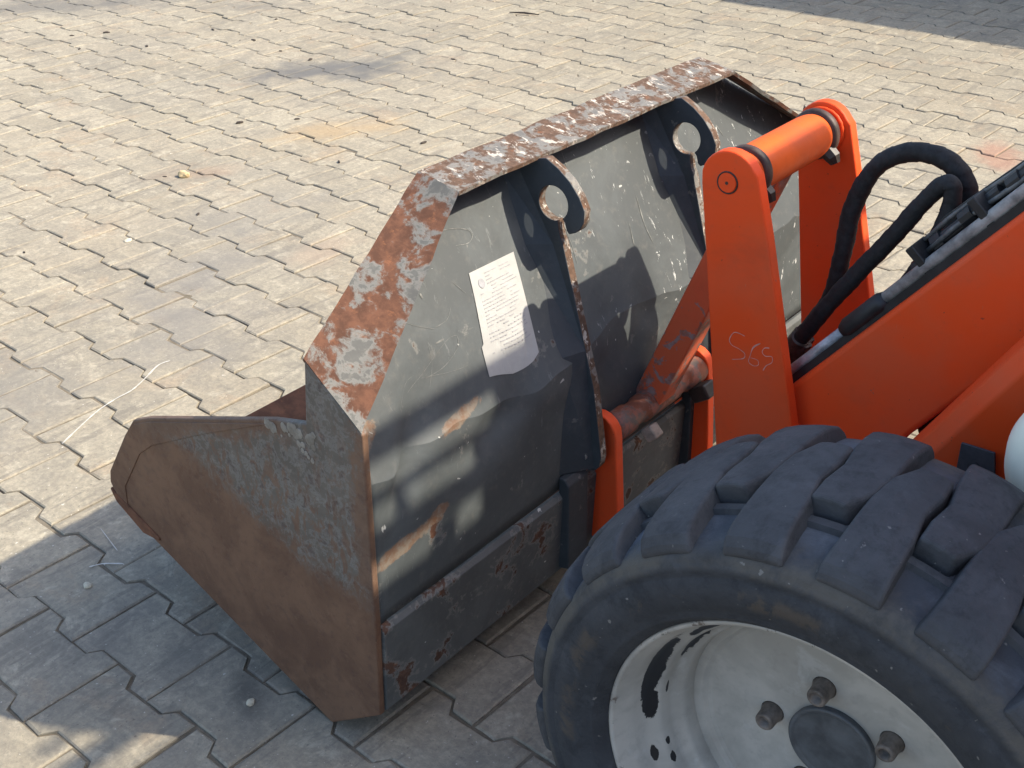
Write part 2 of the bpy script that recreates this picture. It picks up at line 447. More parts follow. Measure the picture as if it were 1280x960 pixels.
# ------------------------------------------------------------------ ground and pavers
TH = 0.04
GO = Vector((-0.05272, 0.44736, 0.0))
def grid(a, b, z=0.0):
    """paving grid (a along a row of pavers, b across the rows) to world"""
    return Vector((GO.x + b * math.cos(TH) - a * math.sin(TH), GO.y - a * math.cos(TH) - b * math.sin(TH), z))
PAV = mat_paver("paver_concrete")
SAND = mat_sand("joint_sand", (0.135, 0.116, 0.087), (0.22, 0.19, 0.145))
CONC = mat_sand("yard_concrete", (0.28, 0.25, 0.21), (0.36, 0.33, 0.28))
bm = bmesh.new()
for v in ((-600, -600), (600, -600), (600, 600), (-600, 600)):
    bm.verts.new((v[0], v[1], -0.05))
bm.faces.new(bm.verts)
tag(obj("ground", bm, CONC), kind='structure')
A0, A1, B0, B1 = -5.6, 2.2, -2.0, 6.6
bm = bmesh.new()          # bed of jointing sand, uneven, in places nearly flush with the stones
NA, NB = 300, 330
gv = []
for i in range(NA + 1):
    rowv = []
    for k in range(NB + 1):
        p = grid(A0 + (A1 - A0) * i / NA, B0 + (B1 - B0) * k / NB, 0)
        p.z = min(-0.0012, -0.0042 + 0.0022 * noise.noise(p * 7.0) + 0.0022 * noise.noise(p * 23.0))
        rowv.append(bm.verts.new(p))
    gv.append(rowv)
for i in range(NA):
    for k in range(NB):
        bm.faces.new((gv[i][k], gv[i + 1][k], gv[i + 1][k + 1], gv[i][k + 1]))
pavement = tag(obj("pavement", bm, SAND, smooth=True), kind='structure')

HE, HW, GAP = 0.0808, 0.0592, 0.0022
def paver_outline(g):
    q = [(-0.1, -HE), (-0.058, -HE), (-0.042, -HW), (0.042, -HW), (0.058, -HE), (0.1, -HE)]
    q = q + [(-x, -y) for x, y in q]
    out = []
    n = len(q)
    for i in range(n):            # inset by g
        p0, p1, p2 = Vector(q[i - 1]), Vector(q[i]), Vector(q[(i + 1) % n])
        d1 = (p1 - p0).normalized(); d2 = (p2 - p1).normalized()
        n1 = Vector((-d1.y, d1.x)); n2 = Vector((-d2.y, d2.x))
        bis = (n1 + n2).normalized()
        out.append(p1 + bis * (g / max(0.3, bis.dot(n1))))
    return out
def paver_bm(bm, mat4, rng):
    O0 = paver_outline(GAP)
    O0 = [p + Vector((rng.gauss(0, 0.0008), rng.gauss(0, 0.0010))) for p in O0]
    cen = 0.0026 + rng.random() * 0.0016
    lo = [bm.verts.new(mat4 @ Vector((p.x, p.y, -0.020))) for p in O0]
    md = [bm.verts.new(mat4 @ Vector((p.x, p.y, -0.0022))) for p in O0]
    tp = [bm.verts.new(mat4 @ Vector((p.x * (1 - cen / 0.1), p.y * (1 - cen / 0.075), 0.0))) for p in O0]
    n = len(lo)
    for i in range(n):
        j = (i + 1) % n
        bm.faces.new((lo[i], lo[j], md[j], md[i])); bm.faces.new((md[i], md[j], tp[j], tp[i]))
    bm.faces.new(tp)
pms = []
for k in range(10):
    bm = bmesh.new()
    paver_bm(bm, Matrix.Identity(4), random)
    pm = bpy.data.meshes.new("paver")
    bmesh.ops.recalc_face_normals(bm, faces=bm.faces)
    bm.to_mesh(pm); bm.free()
    pm.materials.append(PAV)
    pms.append(pm)
Minv = M.inverted()
def screen(p):
    q = Minv @ Vector(p)
    if q.z > -0.1: return None
    return (640 + FPX * q.x / -q.z, 480 - FPX * q.y / -q.z, -q.z)
spots = []
for j in range(int(B0 / 0.14), int(B1 / 0.14)):
    for i in range(int(A0 / 0.2), int(A1 / 0.2)):
        a = 0.2 * i + (0.2 if j % 2 == 0 else 0.1) - 0.1; b = 0.14 * j
        p = grid(a, b)
        s_ = screen(p)
        vis = s_ is not None and -60 < s_[0] < 1340 and -30 < s_[1] < 1050
        hid = False
        if vis:    # certainly behind the bucket, wheel or boom
            x, y = s_[0], s_[1]
            hid = (480 < x < 960 and 300 < y < 600) or (x > 760 and y > 560) or (x > 1000 and y > 420)
        near = s_ is not None and -500 < s_[0] < 1800 and -250 < s_[1] < 1500
        if vis and not hid: spots.append((s_[2], p, 0))
        elif near or (s_ is None and p.length < 2.5) or vis: spots.append((99, p, 1))
spots.sort(key=lambda q: q[0])
rest = bmesh.new()
cnt = 0
for k, (dist, p, fl) in enumerate(spots):
    rot = Matrix.Rotation(-math.pi / 2 - TH, 4, 'Z')
    tilt = Matrix.Rotation(random.gauss(0, 0.006), 4, 'X') @ Matrix.Rotation(random.gauss(0, 0.006), 4, 'Y')
    q = p + Vector((random.gauss(0, 0.0007), random.gauss(0, 0.0007), random.gauss(0, 0.0009)))
    mt = Matrix.Translation(q) @ rot @ tilt
    if fl == 0 and cnt < 300:
        o = bpy.data.objects.new("paver", random.choice(pms))
        COL.objects.link(o)
        o.parent = pavement
        o.matrix_world = mt
        cnt += 1
    else:
        paver_bm(rest, mt, random)
tag(obj("far_pavers", rest, PAV, pavement), kind='stuff')

# ------------------------------------------------------------------ bucket
MB_BACK = mat_steel("bucket_back_paint", grey=(0.058, 0.066, 0.068), rust=0.12, rust_scale=12, white=0.55, streak=1.0, seed=1.0, dirt=0.16, var=1.35, rustcol=(0.14, 0.062, 0.035), scrape=True)
MB_LOW = mat_steel("bucket_lower_paint", grey=(0.068, 0.073, 0.072), rust=0.34, rust_scale=17, white=0.45, streak=0.4, seed=2.5, dirt=0.25, var=1.4, rustcol=(0.11, 0.058, 0.038))
MB_SIDE = mat_steel("bucket_side_paint", grey=(0.105, 0.092, 0.076), rust=0.46, rust_scale=40, white=0.10, lower_brown=True, seed=5.0, dirt=0.9, rustcol=(0.085, 0.045, 0.034), softness=0.10)
MB_FLANGE = mat_steel("bucket_flange_paint", grey=(0.080, 0.080, 0.073), rust=0.62, rust_scale=19, white=0.25, pale=0.0, seed=12.0, dirt=0.45, rustcol=(0.140, 0.060, 0.033), softness=0.06)
MB_TOP = mat_steel("bucket_top_rim_rust", grey=(0.115, 0.110, 0.10), rust=0.66, rust_scale=34, white=0.5, pale=0.55, pale_scale=75, seed=21.0, dirt=1.0, rustcol=(0.135, 0.080, 0.052), softness=0.08)
MB_HOOK = mat_steel("bucket_hook_paint", grey=(0.035, 0.042, 0.048), rust=0.05, rust_scale=20, white=0.04, seed=31.0, dirt=0.1)
MB_FLOOR = mat_steel("bucket_floor_rust", grey=(0.13, 0.075, 0.05), rust=0.8, rust_scale=10, white=0.0, seed=41.0, rustcol=(0.17, 0.075, 0.04))
WB = 1.264                       # bucket width
TL, TR = 0.284, WB - 0.284       # ends of the straight top rim
bucket = empty("loader_bucket", (WB / 2, 0.0, 0.0))
tag(bucket, "grey steel loader bucket with flaking paint and rusty rim lying on the paving", "bucket")

# side plates
side = [(0.0, 0.002), (-0.104, 0.081), (-0.11, 0.232), (-0.115, 0.538), (-0.025, 0.61), (-0.015, 0.516), (0.05, 0.498), (0.334, 0.392),
        (0.375, 0.372), (0.405, 0.335), (0.468, 0.245), (0.474, 0.222), (0.462, 0.196), (0.402, 0.163)]
for x0, x1 in ((0.0, 0.011), (WB - 0.011, WB)):
    bm = bmesh.new()
    prism(bm, side, x0, x1)
    obj("side_plate", bm, MB_SIDE, bucket, bevel=0.0025)
    # doubled edge strip along the mouth
    bm = bmesh.new()
    xa, xb = (-0.0014, 0.001) if x0 == 0 else (x1 - 0.001, x1 + 0.0014)
    prism(bm, [(0.05, 0.492), (0.334, 0.386), (0.372, 0.367), (0.402, 0.332), (0.464, 0.242), (0.468, 0.222), (0.455, 0.198), (0.435, 0.188), (0.43, 0.232), (0.372, 0.315), (0.335, 0.345), (0.20, 0.418)], xa, xb)
    obj("edge_strip", bm, MB_SIDE, bucket, bevel=0.001)

# back plate: one bent sheet with dents
prof = []
def zprof():
    seg = [((-0.107, 0.236), (-0.107, 0.458), 12), ((-0.107, 0.458), (-0.025, 0.606), 12), ((-0.025, 0.606), (0.048, 0.738), 10)]
    out = []
    for (y0, z0), (y1, z1), n in seg:
        for i in range(n):
            u = i / n
            out.append((y0 + (y1 - y0) * u, z0 + (z1 - z0) * u))
    out.append((0.048, 0.738))
    sm = list(out)
    for _ in range(0):
        sm = [sm[0]] + [((sm[i - 1][0] + 2 * sm[i][0] + sm[i + 1][0]) / 4, (sm[i - 1][1] + 2 * sm[i][1] + sm[i + 1][1]) / 4) for i in range(1, len(sm) - 1)] + [sm[-1]]
    return sm
ZP = zprof()
NX = 110
HKX = (0.459, WB - 0.459)
def back_pt(x, y, z):
    # dents: the folded region has been knocked in and ripples
    w = math.exp(-((z - 0.47) / 0.07) ** 2)
    dn = noise.noise(Vector((x * 5.5, z * 3.0, 1.3))) * 0.024 * w
    dn += noise.noise(Vector((x * 14.0 + z * 9, z * 8.0, 4.3))) * 0.005 * w
    dn += noise.noise(Vector((x * 3.0, z * 4.0, 7.7))) * 0.004
    dent = math.exp(-(((x - 0.10) / 0.05) ** 2 + ((z - 0.455 - (x - 0.10) * 0.9) / 0.035) ** 2)) * 0.022
    dent += math.exp(-(((x - 0.27) / 0.07) ** 2 + ((z - 0.43 - (x - 0.27) * 0.5) / 0.03) ** 2)) * 0.014
    mid = math.exp(-((x - 0.60) / 0.11) ** 2) * math.exp(-((z - 0.42) / 0.07) ** 2) * (0.014 + 0.012 * noise.noise(Vector((x * 16, z * 18, 2))))
    e = min(x, WB - x)
    hk = min(1.0, abs(x - HKX[0]) / 0.05 + 0.25, abs(x - HKX[1]) / 0.05 + 0.25)
    return y + max(0.0, dn * 0.9 + 0.004 + dent + mid) * min(1.0, e / 0.04) * hk
def fold_dz(x, z):
    return -math.exp(-((z - 0.458) / 0.05) ** 2) * abs(0.028 * noise.noise(Vector((x * 6.0, 0.5, 2.2))) + 0.010 * noise.noise(Vector((x * 19.0, 1.5, 2.2)))) * min(1.0, min(x, WB - x) / 0.06)
bm = bmesh.new()
rows = []
for y, z in ZP:
    inset = 0.012 if z < 0.60 else 0.012 + (z - 0.60) / (0.738 - 0.60) * (TL - 0.002)
    ins2 = 0.012 if z < 0.566 else 0.003 + (z - 0.566) / (0.738 - 0.566) * (TL - 0.014)
    rows.append([bm.verts.new((inset + (WB - inset - ins2) * i / NX, back_pt(inset + (WB - inset - ins2) * i / NX, y, z), z + fold_dz(inset + (WB - inset - ins2) * i / NX, z))) for i in range(NX + 1)])
rows2 = [[bm.verts.new((v.co.x, v.co.y + 0.006, v.co.z - 0.001)) for v in rw] for rw in rows]
for a, b in zip(rows, rows[1:]):
    for i in range(NX): bm.faces.new((a[i], a[i + 1], b[i + 1], b[i]))
for a, b in zip(rows2, rows2[1:]):
    for i in range(NX): bm.faces.new((a[i + 1], a[i], b[i], b[i + 1]))
for a, b in ((rows[0], rows2[0]), (rows[-1], rows2[-1])):
    for i in range(NX): bm.faces.new((a[i], a[i + 1], b[i + 1], b[i]))
for c in (0, NX):
    for i in range(len(rows) - 1): bm.faces.new((rows[i][c], rows[i + 1][c], rows2[i + 1][c], rows2[i][c]))
bp = obj("back_plate", bm, MB_BACK, bucket, smooth=True)
sh = bp.data.attributes.new('sharp_edge', 'BOOLEAN', 'EDGE')
nfold = 12 * (NX + 1)
for e_ in bp.data.edges:
    a_, b_ = e_.vertices
    if nfold <= a_ <= nfold + NX and nfold <= b_ <= nfold + NX: sh.data[e_.index].value = True
# lower strip, heel and floor
bm = bmesh.new()
prism(bm, [(-0.107, 0.084), (-0.1135, 0.2255), (-0.1072, 0.2325), (-0.101, 0.232), (-0.095, 0.088)], 0.0112, WB - 0.0112)
obj("lower_strip", bm, MB_LOW, bucket, bevel=0.0015)
bm = bmesh.new()
prism(bm, [(-0.104, 0.0835), (-0.002, 0.004), (0.008, 0.016), (-0.094, 0.0875)], 0.0115, WB - 0.0115)
obj("heel_plate", bm, MB_BACK, bucket)
bm = bmesh.new()
prism(bm, [(0.0, 0.005), (0.402, 0.168), (0.455, 0.19), (0.452, 0.199), (0.398, 0.182), (0.004, 0.018)], 0.0115, WB - 0.0115)
obj("floor_plate", bm, MB_FLOOR, bucket)
bm = bmesh.new()
prism(bm, [(0.36, 0.160), (0.402, 0.157), (0.462, 0.190), (0.474, 0.212), (0.462, 0.208), (0.44, 0.2), (0.36, 0.1665)], -0.003, WB + 0.003)
obj("cutting_edge", bm, MB_FLOOR, bucket, bevel=0.002)

# flange round the back plate: left slope, top rim, right slope, one bent strip with a ragged edge
FL = {'lo': ((-0.025, 0.612), (-0.115, 0.541)), 'lor': ((-0.045, 0.566), (-0.115, 0.541)), 'hi': ((0.045, 0.747), (-0.026, 0.735))}
def flange(name, xa, ka, xb, kb, mat, n):
    bm = bmesh.new()
    A = [Vector((xa, *FL[ka][0])), Vector((xa, *FL[ka][1]))]
    B = [Vector((xb, *FL[kb][0])), Vector((xb, *FL[kb][1]))]
    nrm = ((B[0] - A[0]).cross(A[1] - A[0])).normalized()
    if nrm.z < 0: nrm = -nrm
    top, bot = [], []
    for i in range(n + 1):
        u = i / n
        f_, r_ = A[0].lerp(B[0], u), A[1].lerp(B[1], u)
        dirv = (r_ - f_).normalized()
        j = noise.noise(Vector((f_.x * 22, f_.z * 22, 3))) * 0.0022 if 0 < i < n else 0
        j2 = noise.noise(Vector((f_.x * 30, f_.z * 30, 9))) * 0.0018 if 0 < i < n else 0
        rowt = []
        for kx in range(7):
            p = (f_ + dirv * j2).lerp(r_ + dirv * j, kx / 6)
            rowt.append(p + nrm * noise.noise(p * 18) * 0.0018)
        top.append([bm.verts.new(p) for p in rowt])
        bot.append([bm.verts.new(p - nrm * 0.006) for p in rowt])
    for i in range(n):
        for kx in range(6):
            bm.faces.new((top[i][kx], top[i][kx + 1], top[i + 1][kx + 1], top[i + 1][kx]))
            bm.faces.new((bot[i][kx + 1], bot[i][kx], bot[i + 1][kx], bot[i + 1][kx + 1]))
        for kx in (0, 6):
            bm.faces.new((top[i][kx], top[i + 1][kx], bot[i + 1][kx], bot[i][kx]))
    for i in (0, n):
        for kx in range(6):
            bm.faces.new((top[i][kx], top[i][kx + 1], bot[i][kx + 1], bot[i][kx]))
    return obj(name, bm, mat, bucket, smooth=False)
flange("sloping_rim", 0.0, 'lo', TL, 'hi', MB_FLANGE, 30)
flange("top_rim", TL, 'hi', TR, 'hi', MB_TOP, 50)
flange("sloping_rim", WB, 'lor', TR, 'hi', MB_FLANGE, 30)

# hook plates
HC = (-0.051, 0.672); HR = 0.0255
def hook_poly():
    p = [(-0.012, 0.728), (-0.038, 0.735), (-0.060, 0.724), (-0.080, 0.709), (-0.096, 0.690), (-0.105, 0.672), (-0.104, 0.655), (-0.0975, 0.643), (-0.090, 0.637), (-0.079, 0.632), (-0.0745, 0.636), (-0.0715, 0.650 - 0.003)]
    # round the pin hole, clockwise the long way
    a0 = math.degrees(math.atan2(0.649 - HC[1], -0.0695 - HC[0])); a1 = math.degrees(math.atan2(0.647 - HC[1], -0.059 - HC[0]))
    p += arc(HC[0], HC[1], HR, a0 + 360, a1, 26)
    p += [(-0.0605, 0.636), (-0.063, 0.625), (-0.068, 0.616), (-0.101, 0.498), (-0.128, 0.40), (-0.141, 0.314), (-0.145, 0.285), (-0.142, 0.268), (-0.134, 0.257), (-0.124, 0.254), (-0.108, 0.258), (-0.098, 0.30), (-0.098, 0.445), (-0.02, 0.585), (0.02, 0.66), (0.035, 0.715)]
    return p
hooks = []
for x in HKX:
    bm = bmesh.new()
    prism(bm, hook_poly(), x - 0.008, x + 0.008)
    hk = obj("hook_plate", bm, [MB_HOOK, MB_TOP], bucket, bevel=0.0012, seg=1)
    for pl in hk.data.polygons:
        if abs(pl.normal.x) < 0.5: pl.material_index = 1
    hooks.append(hk)
    bm = bmesh.new()             # slanting web that stiffens the hook plate on its near side
    st = [(0.715, 0.012, 0.034, 0.012), (0.61, 0.027, -0.024, -0.052), (0.458, 0.042, -0.106, -0.112), (0.262, 0.060, -0.1045, -0.133)]
    L_, R_, K_ = [], [], []
    for z_, bw, yp, yr in st:
        L_.append(bm.verts.new((x - 0.008 - bw, yp + 0.009, z_))); R_.append(bm.verts.new((x - 0.0078, yr, z_))); K_.append(bm.verts.new((x - 0.0078, yp + 0.016, z_)))
    for a_ in range(len(st) - 1):
        bm.faces.new((L_[a_], L_[a_ + 1], R_[a_ + 1], R_[a_])); bm.faces.new((R_[a_], R_[a_ + 1], K_[a_ + 1], K_[a_])); bm.faces.new((K_[a_], K_[a_ + 1], L_[a_ + 1], L_[a_]))
    bm.faces.new((L_[0], R_[0], K_[0])); bm.faces.new((K_[-1], R_[-1], L_[-1]))
    obj("web_plate", bm, MB_HOOK, bucket)
    bm = bmesh.new()
    prism(bm, [(-0.1045, 0.089), (-0.126, 0.094), (-0.124, 0.250), (-0.116, 0.2605), (-0.1045, 0.2605)], x - 0.060, x - 0.009)
    obj("hook_foot", bm, MB_HOOK, bucket, bevel=0.003)
    bm = bmesh.new()
    sweep(bm, [(x - 0.020, -0.119, 0.284), (x + 0.02, -0.119, 0.284)], 0.0075, 12)
    obj("lock_pin", bm, mat_plain("bright_pin", (0.45, 0.45, 0.44), 0.3, 0.8), bucket, smooth=False, bevel=0.001)

MUD = mat_sand("dried_mud", (0.20, 0.175, 0.14), (0.33, 0.30, 0.25))
bm = bmesh.new()
mr = random.Random(11)
for k in range(26):
    cy, cz = -0.012 + mr.gauss(0.012, 0.018), 0.490 + mr.gauss(0, 0.020)
    if cz > 0.512 - 0.37 * max(0, cy): cz = 0.505 - 0.37 * max(0, cy)
    rr = mr.uniform(0.002, 0.0075)
    g = bmesh.ops.create_icosphere(bm, subdivisions=2, radius=1.0)
    for v in g['verts']:
        q = v.co * (1 + 0.3 * noise.noise(v.co * 1.7 + Vector((k, 0, 0))))
        v.co = Vector((-0.0005 + q.x * rr * 0.14, cy + q.y * rr, cz + q.z * rr * 1.2))
tag(obj("dried_mud", bm, MUD, bucket), kind='stuff')

# ------------------------------------------------------------------ paper stuck on the bucket
def plate_at(x, z, lift=0.0):
    """point on the rear face of the upper back plate"""
    for (y0, z0), (y1, z1) in zip(ZP, ZP[1:]):
        if z0 <= z <= z1:
            y = y0 + (y1 - y0) * (z - z0) / max(1e-6, z1 - z0)
            return Vector((x, back_pt(x, y, z) - lift * 0.86, z + fold_dz(x, z) + lift * 0.5))
    return Vector((x, ZP[-1][0] - lift, z))

def on_plate(bm, outline, lift):
    """thin sheet lying on the upper back plate; outline in (x, z)"""
    vs = [bm.verts.new((x, 0, z)) for x, z in outline]
    fc = bm.faces.new(vs)
    bmesh.ops.triangulate(bm, faces=[fc])
    bmesh.ops.subdivide_edges(bm, edges=bm.edges, cuts=3, use_grid_fill=True)
    for v in bm.verts:
        v.co = plate_at(v.co.x, v.co.z, lift)
def ribbon(bm, pts, wd, fn):
    P = [Vector(p) for p in pts]
    Q = []
    for i in range(len(P) - 1):
        p0 = P[max(i - 1, 0)]; p1 = P[i]; p2 = P[i + 1]; p3 = P[min(i + 2, len(P) - 1)]
        for k in range(6):
            u = k / 6
            Q.append(0.5 * ((2 * p1) + (p2 - p0) * u + (2 * p0 - 5 * p1 + 4 * p2 - p3) * u * u + (3 * p1 - p0 - 3 * p2 + p3) * u ** 3))
    Q.append(P[-1])
    L, R = [], []
    for i, p in enumerate(Q):
        t_ = (Q[min(i + 1, len(Q) - 1)] - Q[max(i - 1, 0)]).normalized()
        n_ = Vector((-t_.y, t_.x))
        w_ = (0.62 if wd > 0.0016 or wd == 0.0008 else 0.36) * wd * (0.35 + 0.9 * abs(noise.noise(Vector((p.x * 60, p.y * 60, 2.0))))) * (0.4 if i in (0, len(Q) - 1) else 1)
        L.append(bm.verts.new(fn(*(p + n_ * w_)))); R.append(bm.verts.new(fn(*(p - n_ * w_))))
    for i in range(len(Q) - 1):
        bm.faces.new((L[i], L[i + 1], R[i + 1], R[i]))
PAPER = [(0.3038, 0.6096), (0.3992, 0.6081), (0.387, 0.551), (0.3736, 0.4917), (0.3588, 0.4883), (0.3177, 0.4849), (0.2731, 0.4911), (0.2777, 0.5161), (0.2771, 0.5238), (0.2843, 0.5275), (0.2939, 0.5497), (0.2885, 0.5547)]
def mat_paper():
    t = NT("paper")
    P = t.pos()
    n = t.noise(P, 30, 5, 0.7)
    c = t.mix(t.ramp(n, 0.35, 0.7), (0.36, 0.36, 0.345), (0.41, 0.41, 0.39))
    return t.out(c, 0.8, 0, t.bump(n, 0.3, 0.002), 0.2)
bm = bmesh.new()
on_plate(bm, PAPER, 0.0012)
paper = obj("paper_sheet", bm, mat_paper(), None)
tag(paper, "torn white sheet of paper stuck on the grey back of the bucket", "paper")
bm = bmesh.new()       # faint print: rows of short grey strokes and a round stamp
pr = random.Random(3)
for rowi in range(22):
    zf = 0.06 + 0.036 * rowi
    xx = 0.30 if rowi < 4 else 0.12
    while xx < 0.9:
        ln = pr.uniform(0.03, 0.13)
        if pr.random() < 0.72 and xx + ln < 0.93:
            pts = []
            for u, v in ((xx, zf), (xx + ln, zf), (xx + ln, zf + 0.010), (xx, zf + 0.010)):
                a_ = Vector(PAPER[0]).lerp(Vector(PAPER[1]), u); b_ = Vector((0.276, 0.491)).lerp(Vector((0.3736, 0.4917)), u)
                q = a_.lerp(b_, v)
                pts.append(bm.verts.new(plate_at(q.x, q.y, 0.0019)))
            bm.faces.new(pts)
        xx += ln + 0.02
cc = Vector((0.318, 0.592))
vs = [bm.verts.new(plate_at(cc.x + 0.006 * math.cos(a_ * 0.35), cc.y + 0.006 * math.sin(a_ * 0.35), 0.0019)) for a_ in range(18)]
bm.faces.new(vs)
tag(obj("print", bm, mat_plain("faint_print", (0.30, 0.30, 0.31), 0.8, 0, 0.15, 60, 0), paper), kind='stuff')
SCRATCH = mat_plain("pale_scratch", (0.155, 0.16, 0.15), 0.7, 0, 0.45, 120, 0)
bm = bmesh.new()
for st_, wd in (([(0.2789, 0.6702), (0.3125, 0.6642), (0.3354, 0.6553), (0.3369, 0.6465), (0.3243, 0.6419), (0.3018, 0.6457)], 0.0016),
                ([(0.1305, 0.5184), (0.1631, 0.528), (0.1941, 0.5419), (0.2233, 0.5518), (0.2417, 0.5504), (0.2337, 0.5366), (0.1996, 0.5244), (0.1687, 0.5218)], 0.0012),
                ([(0.1612, 0.5247), (0.2031, 0.5168), (0.2497, 0.5138)], 0.0009), ([(0.1067, 0.5077), (0.1313, 0.5302), (0.1507, 0.5328)], 0.0009),
                ([(0.2014, 0.5546), (0.2186, 0.5546)], 0.0025), ([(0.2498, 0.5839), (0.2357, 0.5733), (0.2112, 0.5716)], 0.0014),
                ([(0.2098, 0.6149), (0.2107, 0.6085)], 0.0045), ([(0.16, 0.60), (0.18, 0.585), (0.21, 0.57)], 0.0008), ([(0.25, 0.655), (0.23, 0.64), (0.225, 0.62)], 0.0007),
                ([(0.19, 0.56), (0.185, 0.535), (0.17, 0.51)], 0.0009), ([(0.27, 0.61), (0.285, 0.59)], 0.0008), ([(0.56, 0.66), (0.555, 0.63), (0.552, 0.60)], 0.0035), ([(0.575, 0.70), (0.573, 0.675)], 0.002),
                ([(0.52, 0.62), (0.518, 0.58), (0.515, 0.555)], 0.002), ([(0.70, 0.60), (0.695, 0.56), (0.70, 0.53)], 0.0022), ([(0.66, 0.57), (0.655, 0.54)], 0.0018), ([(0.93, 0.62), (0.95, 0.59)], 0.004), ([(0.97, 0.64), (0.98, 0.62)], 0.003)):
    ribbon(bm, st_, wd, lambda x, z: plate_at(x, z, 0.0007))
tag(obj("scratches", bm, SCRATCH, bucket), kind='stuff')
# ------------------------------------------------------------------ loader
OR = mat_orange("orange_paint", (0.86, 0.080, 0.013), wear=0.16, seed=2, fade=0.4)
OR2 = mat_orange("orange_paint_worn", (0.66, 0.10, 0.04), wear=0.66, seed=6, wearcol=(0.32, 0.225, 0.21), fade=0.8)
ORT = mat_orange("orange_tube_paint", (0.80, 0.12, 0.015), wear=0.05, seed=9)
BLK = mat_plain("black_steel", (0.018, 0.018, 0.019), 0.5, 0.0, 0.4, 40)
HOSE = mat_plain("black_hose_sleeve", (0.012, 0.012, 0.013), 0.72, 0.0, 0.5, 160, 0.5)
PIPE = mat_plain("grey_pipe", (0.36, 0.36, 0.36), 0.38, 0.15, 0.45, 50)
GREASE = mat_plain("grease", (0.03, 0.022, 0.018), 0.45, 0.0, 0.5, 60, 0.6)
loader = empty("wheel_loader", (WB / 2, -0.7, 0.0))
tag(loader, "orange compact wheel loader with lugged front tyre, seen from behind the bucket", "loader")
WC = WB / 2

UP = [(-0.470, 0.25), (-0.422, 0.43), (-0.359, 0.681), (-0.337, 0.760)] + arc(-0.296, 0.745, 0.041, 160, 10, 12)[1:] + [(-0.2565, 0.735), (-0.268, 0.657), (-0.308, 0.364), (-0.322, 0.25)]
def upright(x0, x1):
    bm = bmesh.new()
    prism(bm, [(a, b) for a, b in UP], x0, x1)
    return obj("tilt_arm", bm, OR, loader, bevel=0.003)
ua = upright(WC - 0.132, WC - 0.112)
ub = upright(WC + 0.128, WC + 0.148)
TP = (-0.296, 0.745)
bm = bmesh.new()
lathe_x(bm, [(0.0, 0.0), (0.0, 0.030), (0.028, 0.030), (0.034, 0.0315), (0.05, 0.0325), (0.19, 0.0325), (0.205, 0.0315), (0.212, 0.030), (0.24, 0.030), (0.24, 0.0)], (WC - 0.112, TP[0], TP[1]), 48)
tube = obj("cross_tube", bm, ORT, loader, smooth=True)
for dx in (0.020, 0.212):
    bm = bmesh.new()
    lathe_x(bm, [(0, 0.028), (0.0, 0.0345), (0.004, 0.0362), (0.010, 0.0362), (0.014, 0.0345), (0.014, 0.028)], (WC - 0.112 + dx, TP[0], TP[1]), 40)
    obj("collar", bm, mat_plain("greasy_collar", (0.055, 0.034, 0.026), 0.55, 0, 0.7, 45, 0.6), tube, smooth=True)
for dx in (0.002, 0.238):
    bm = bmesh.new()
    pts = []
    for k in range(61):
        a_ = 2 * math.pi * k / 60
        rr_ = 0.0316 + 0.0003 * math.sin(k * 2.1) + 0.0003 * noise.noise(Vector((k * 0.9, dx * 50, 0)))
        pts.append((WC - 0.112 + dx, TP[0] + rr_ * math.cos(a_), TP[1] + rr_ * math.sin(a_)))
    sweep(bm, pts, 0.0032, 6, False)
    obj("weld_bead", bm, OR, tube, smooth=True)
for dx, a in ((0.030, 38), (0.214, 38)):     # clamp bolts below the collars
    bm = bmesh.new()
    ca, sa = math.cos(math.radians(180 + a)), math.sin(math.radians(180 + a))
    c0 = Vector((WC - 0.112 + dx, TP[0] + 0.034 * ca, TP[1] + 0.034 * sa))
    sweep(bm, [c0 - Vector((0, ca, sa)) * 0.004, c0 + Vector((0, ca, sa)) * 0.008, c0 + Vector((0.003, ca, sa - 0.3)) * 0.014], [0.012, 0.011, 0.007], 7)
    obj("bolt", bm, GREASE, tube)
bm = bmesh.new()
lathe_x(bm, [(0.002, 0.0), (-0.0022, 0.0), (-0.0022, 0.0125), (-0.0005, 0.0135), (0.002, 0.0135)], (WC - 0.132, TP[0] + 0.001, TP[1] - 0.001), 32)
pin = obj("pin_head", bm, OR, ua, smooth=False)
bm = bmesh.new()
lathe_x(bm, [(0.002, 0.0132), (-0.0012, 0.0136), (-0.0012, 0.0152), (0.002, 0.0158)], (WC - 0.132, TP[0] + 0.001, TP[1] - 0.001), 32)
obj("pin_ring", bm, GREASE, ua, smooth=True)
bm = bmesh.new()
lathe_x(bm, [(0.002, 0.0), (-0.003, 0.0), (-0.003, 0.0022), (0.002, 0.0024)], (WC - 0.132, TP[0] + 0.001, TP[1] - 0.001), 12)
obj("pin_centre", bm, GREASE, ua)

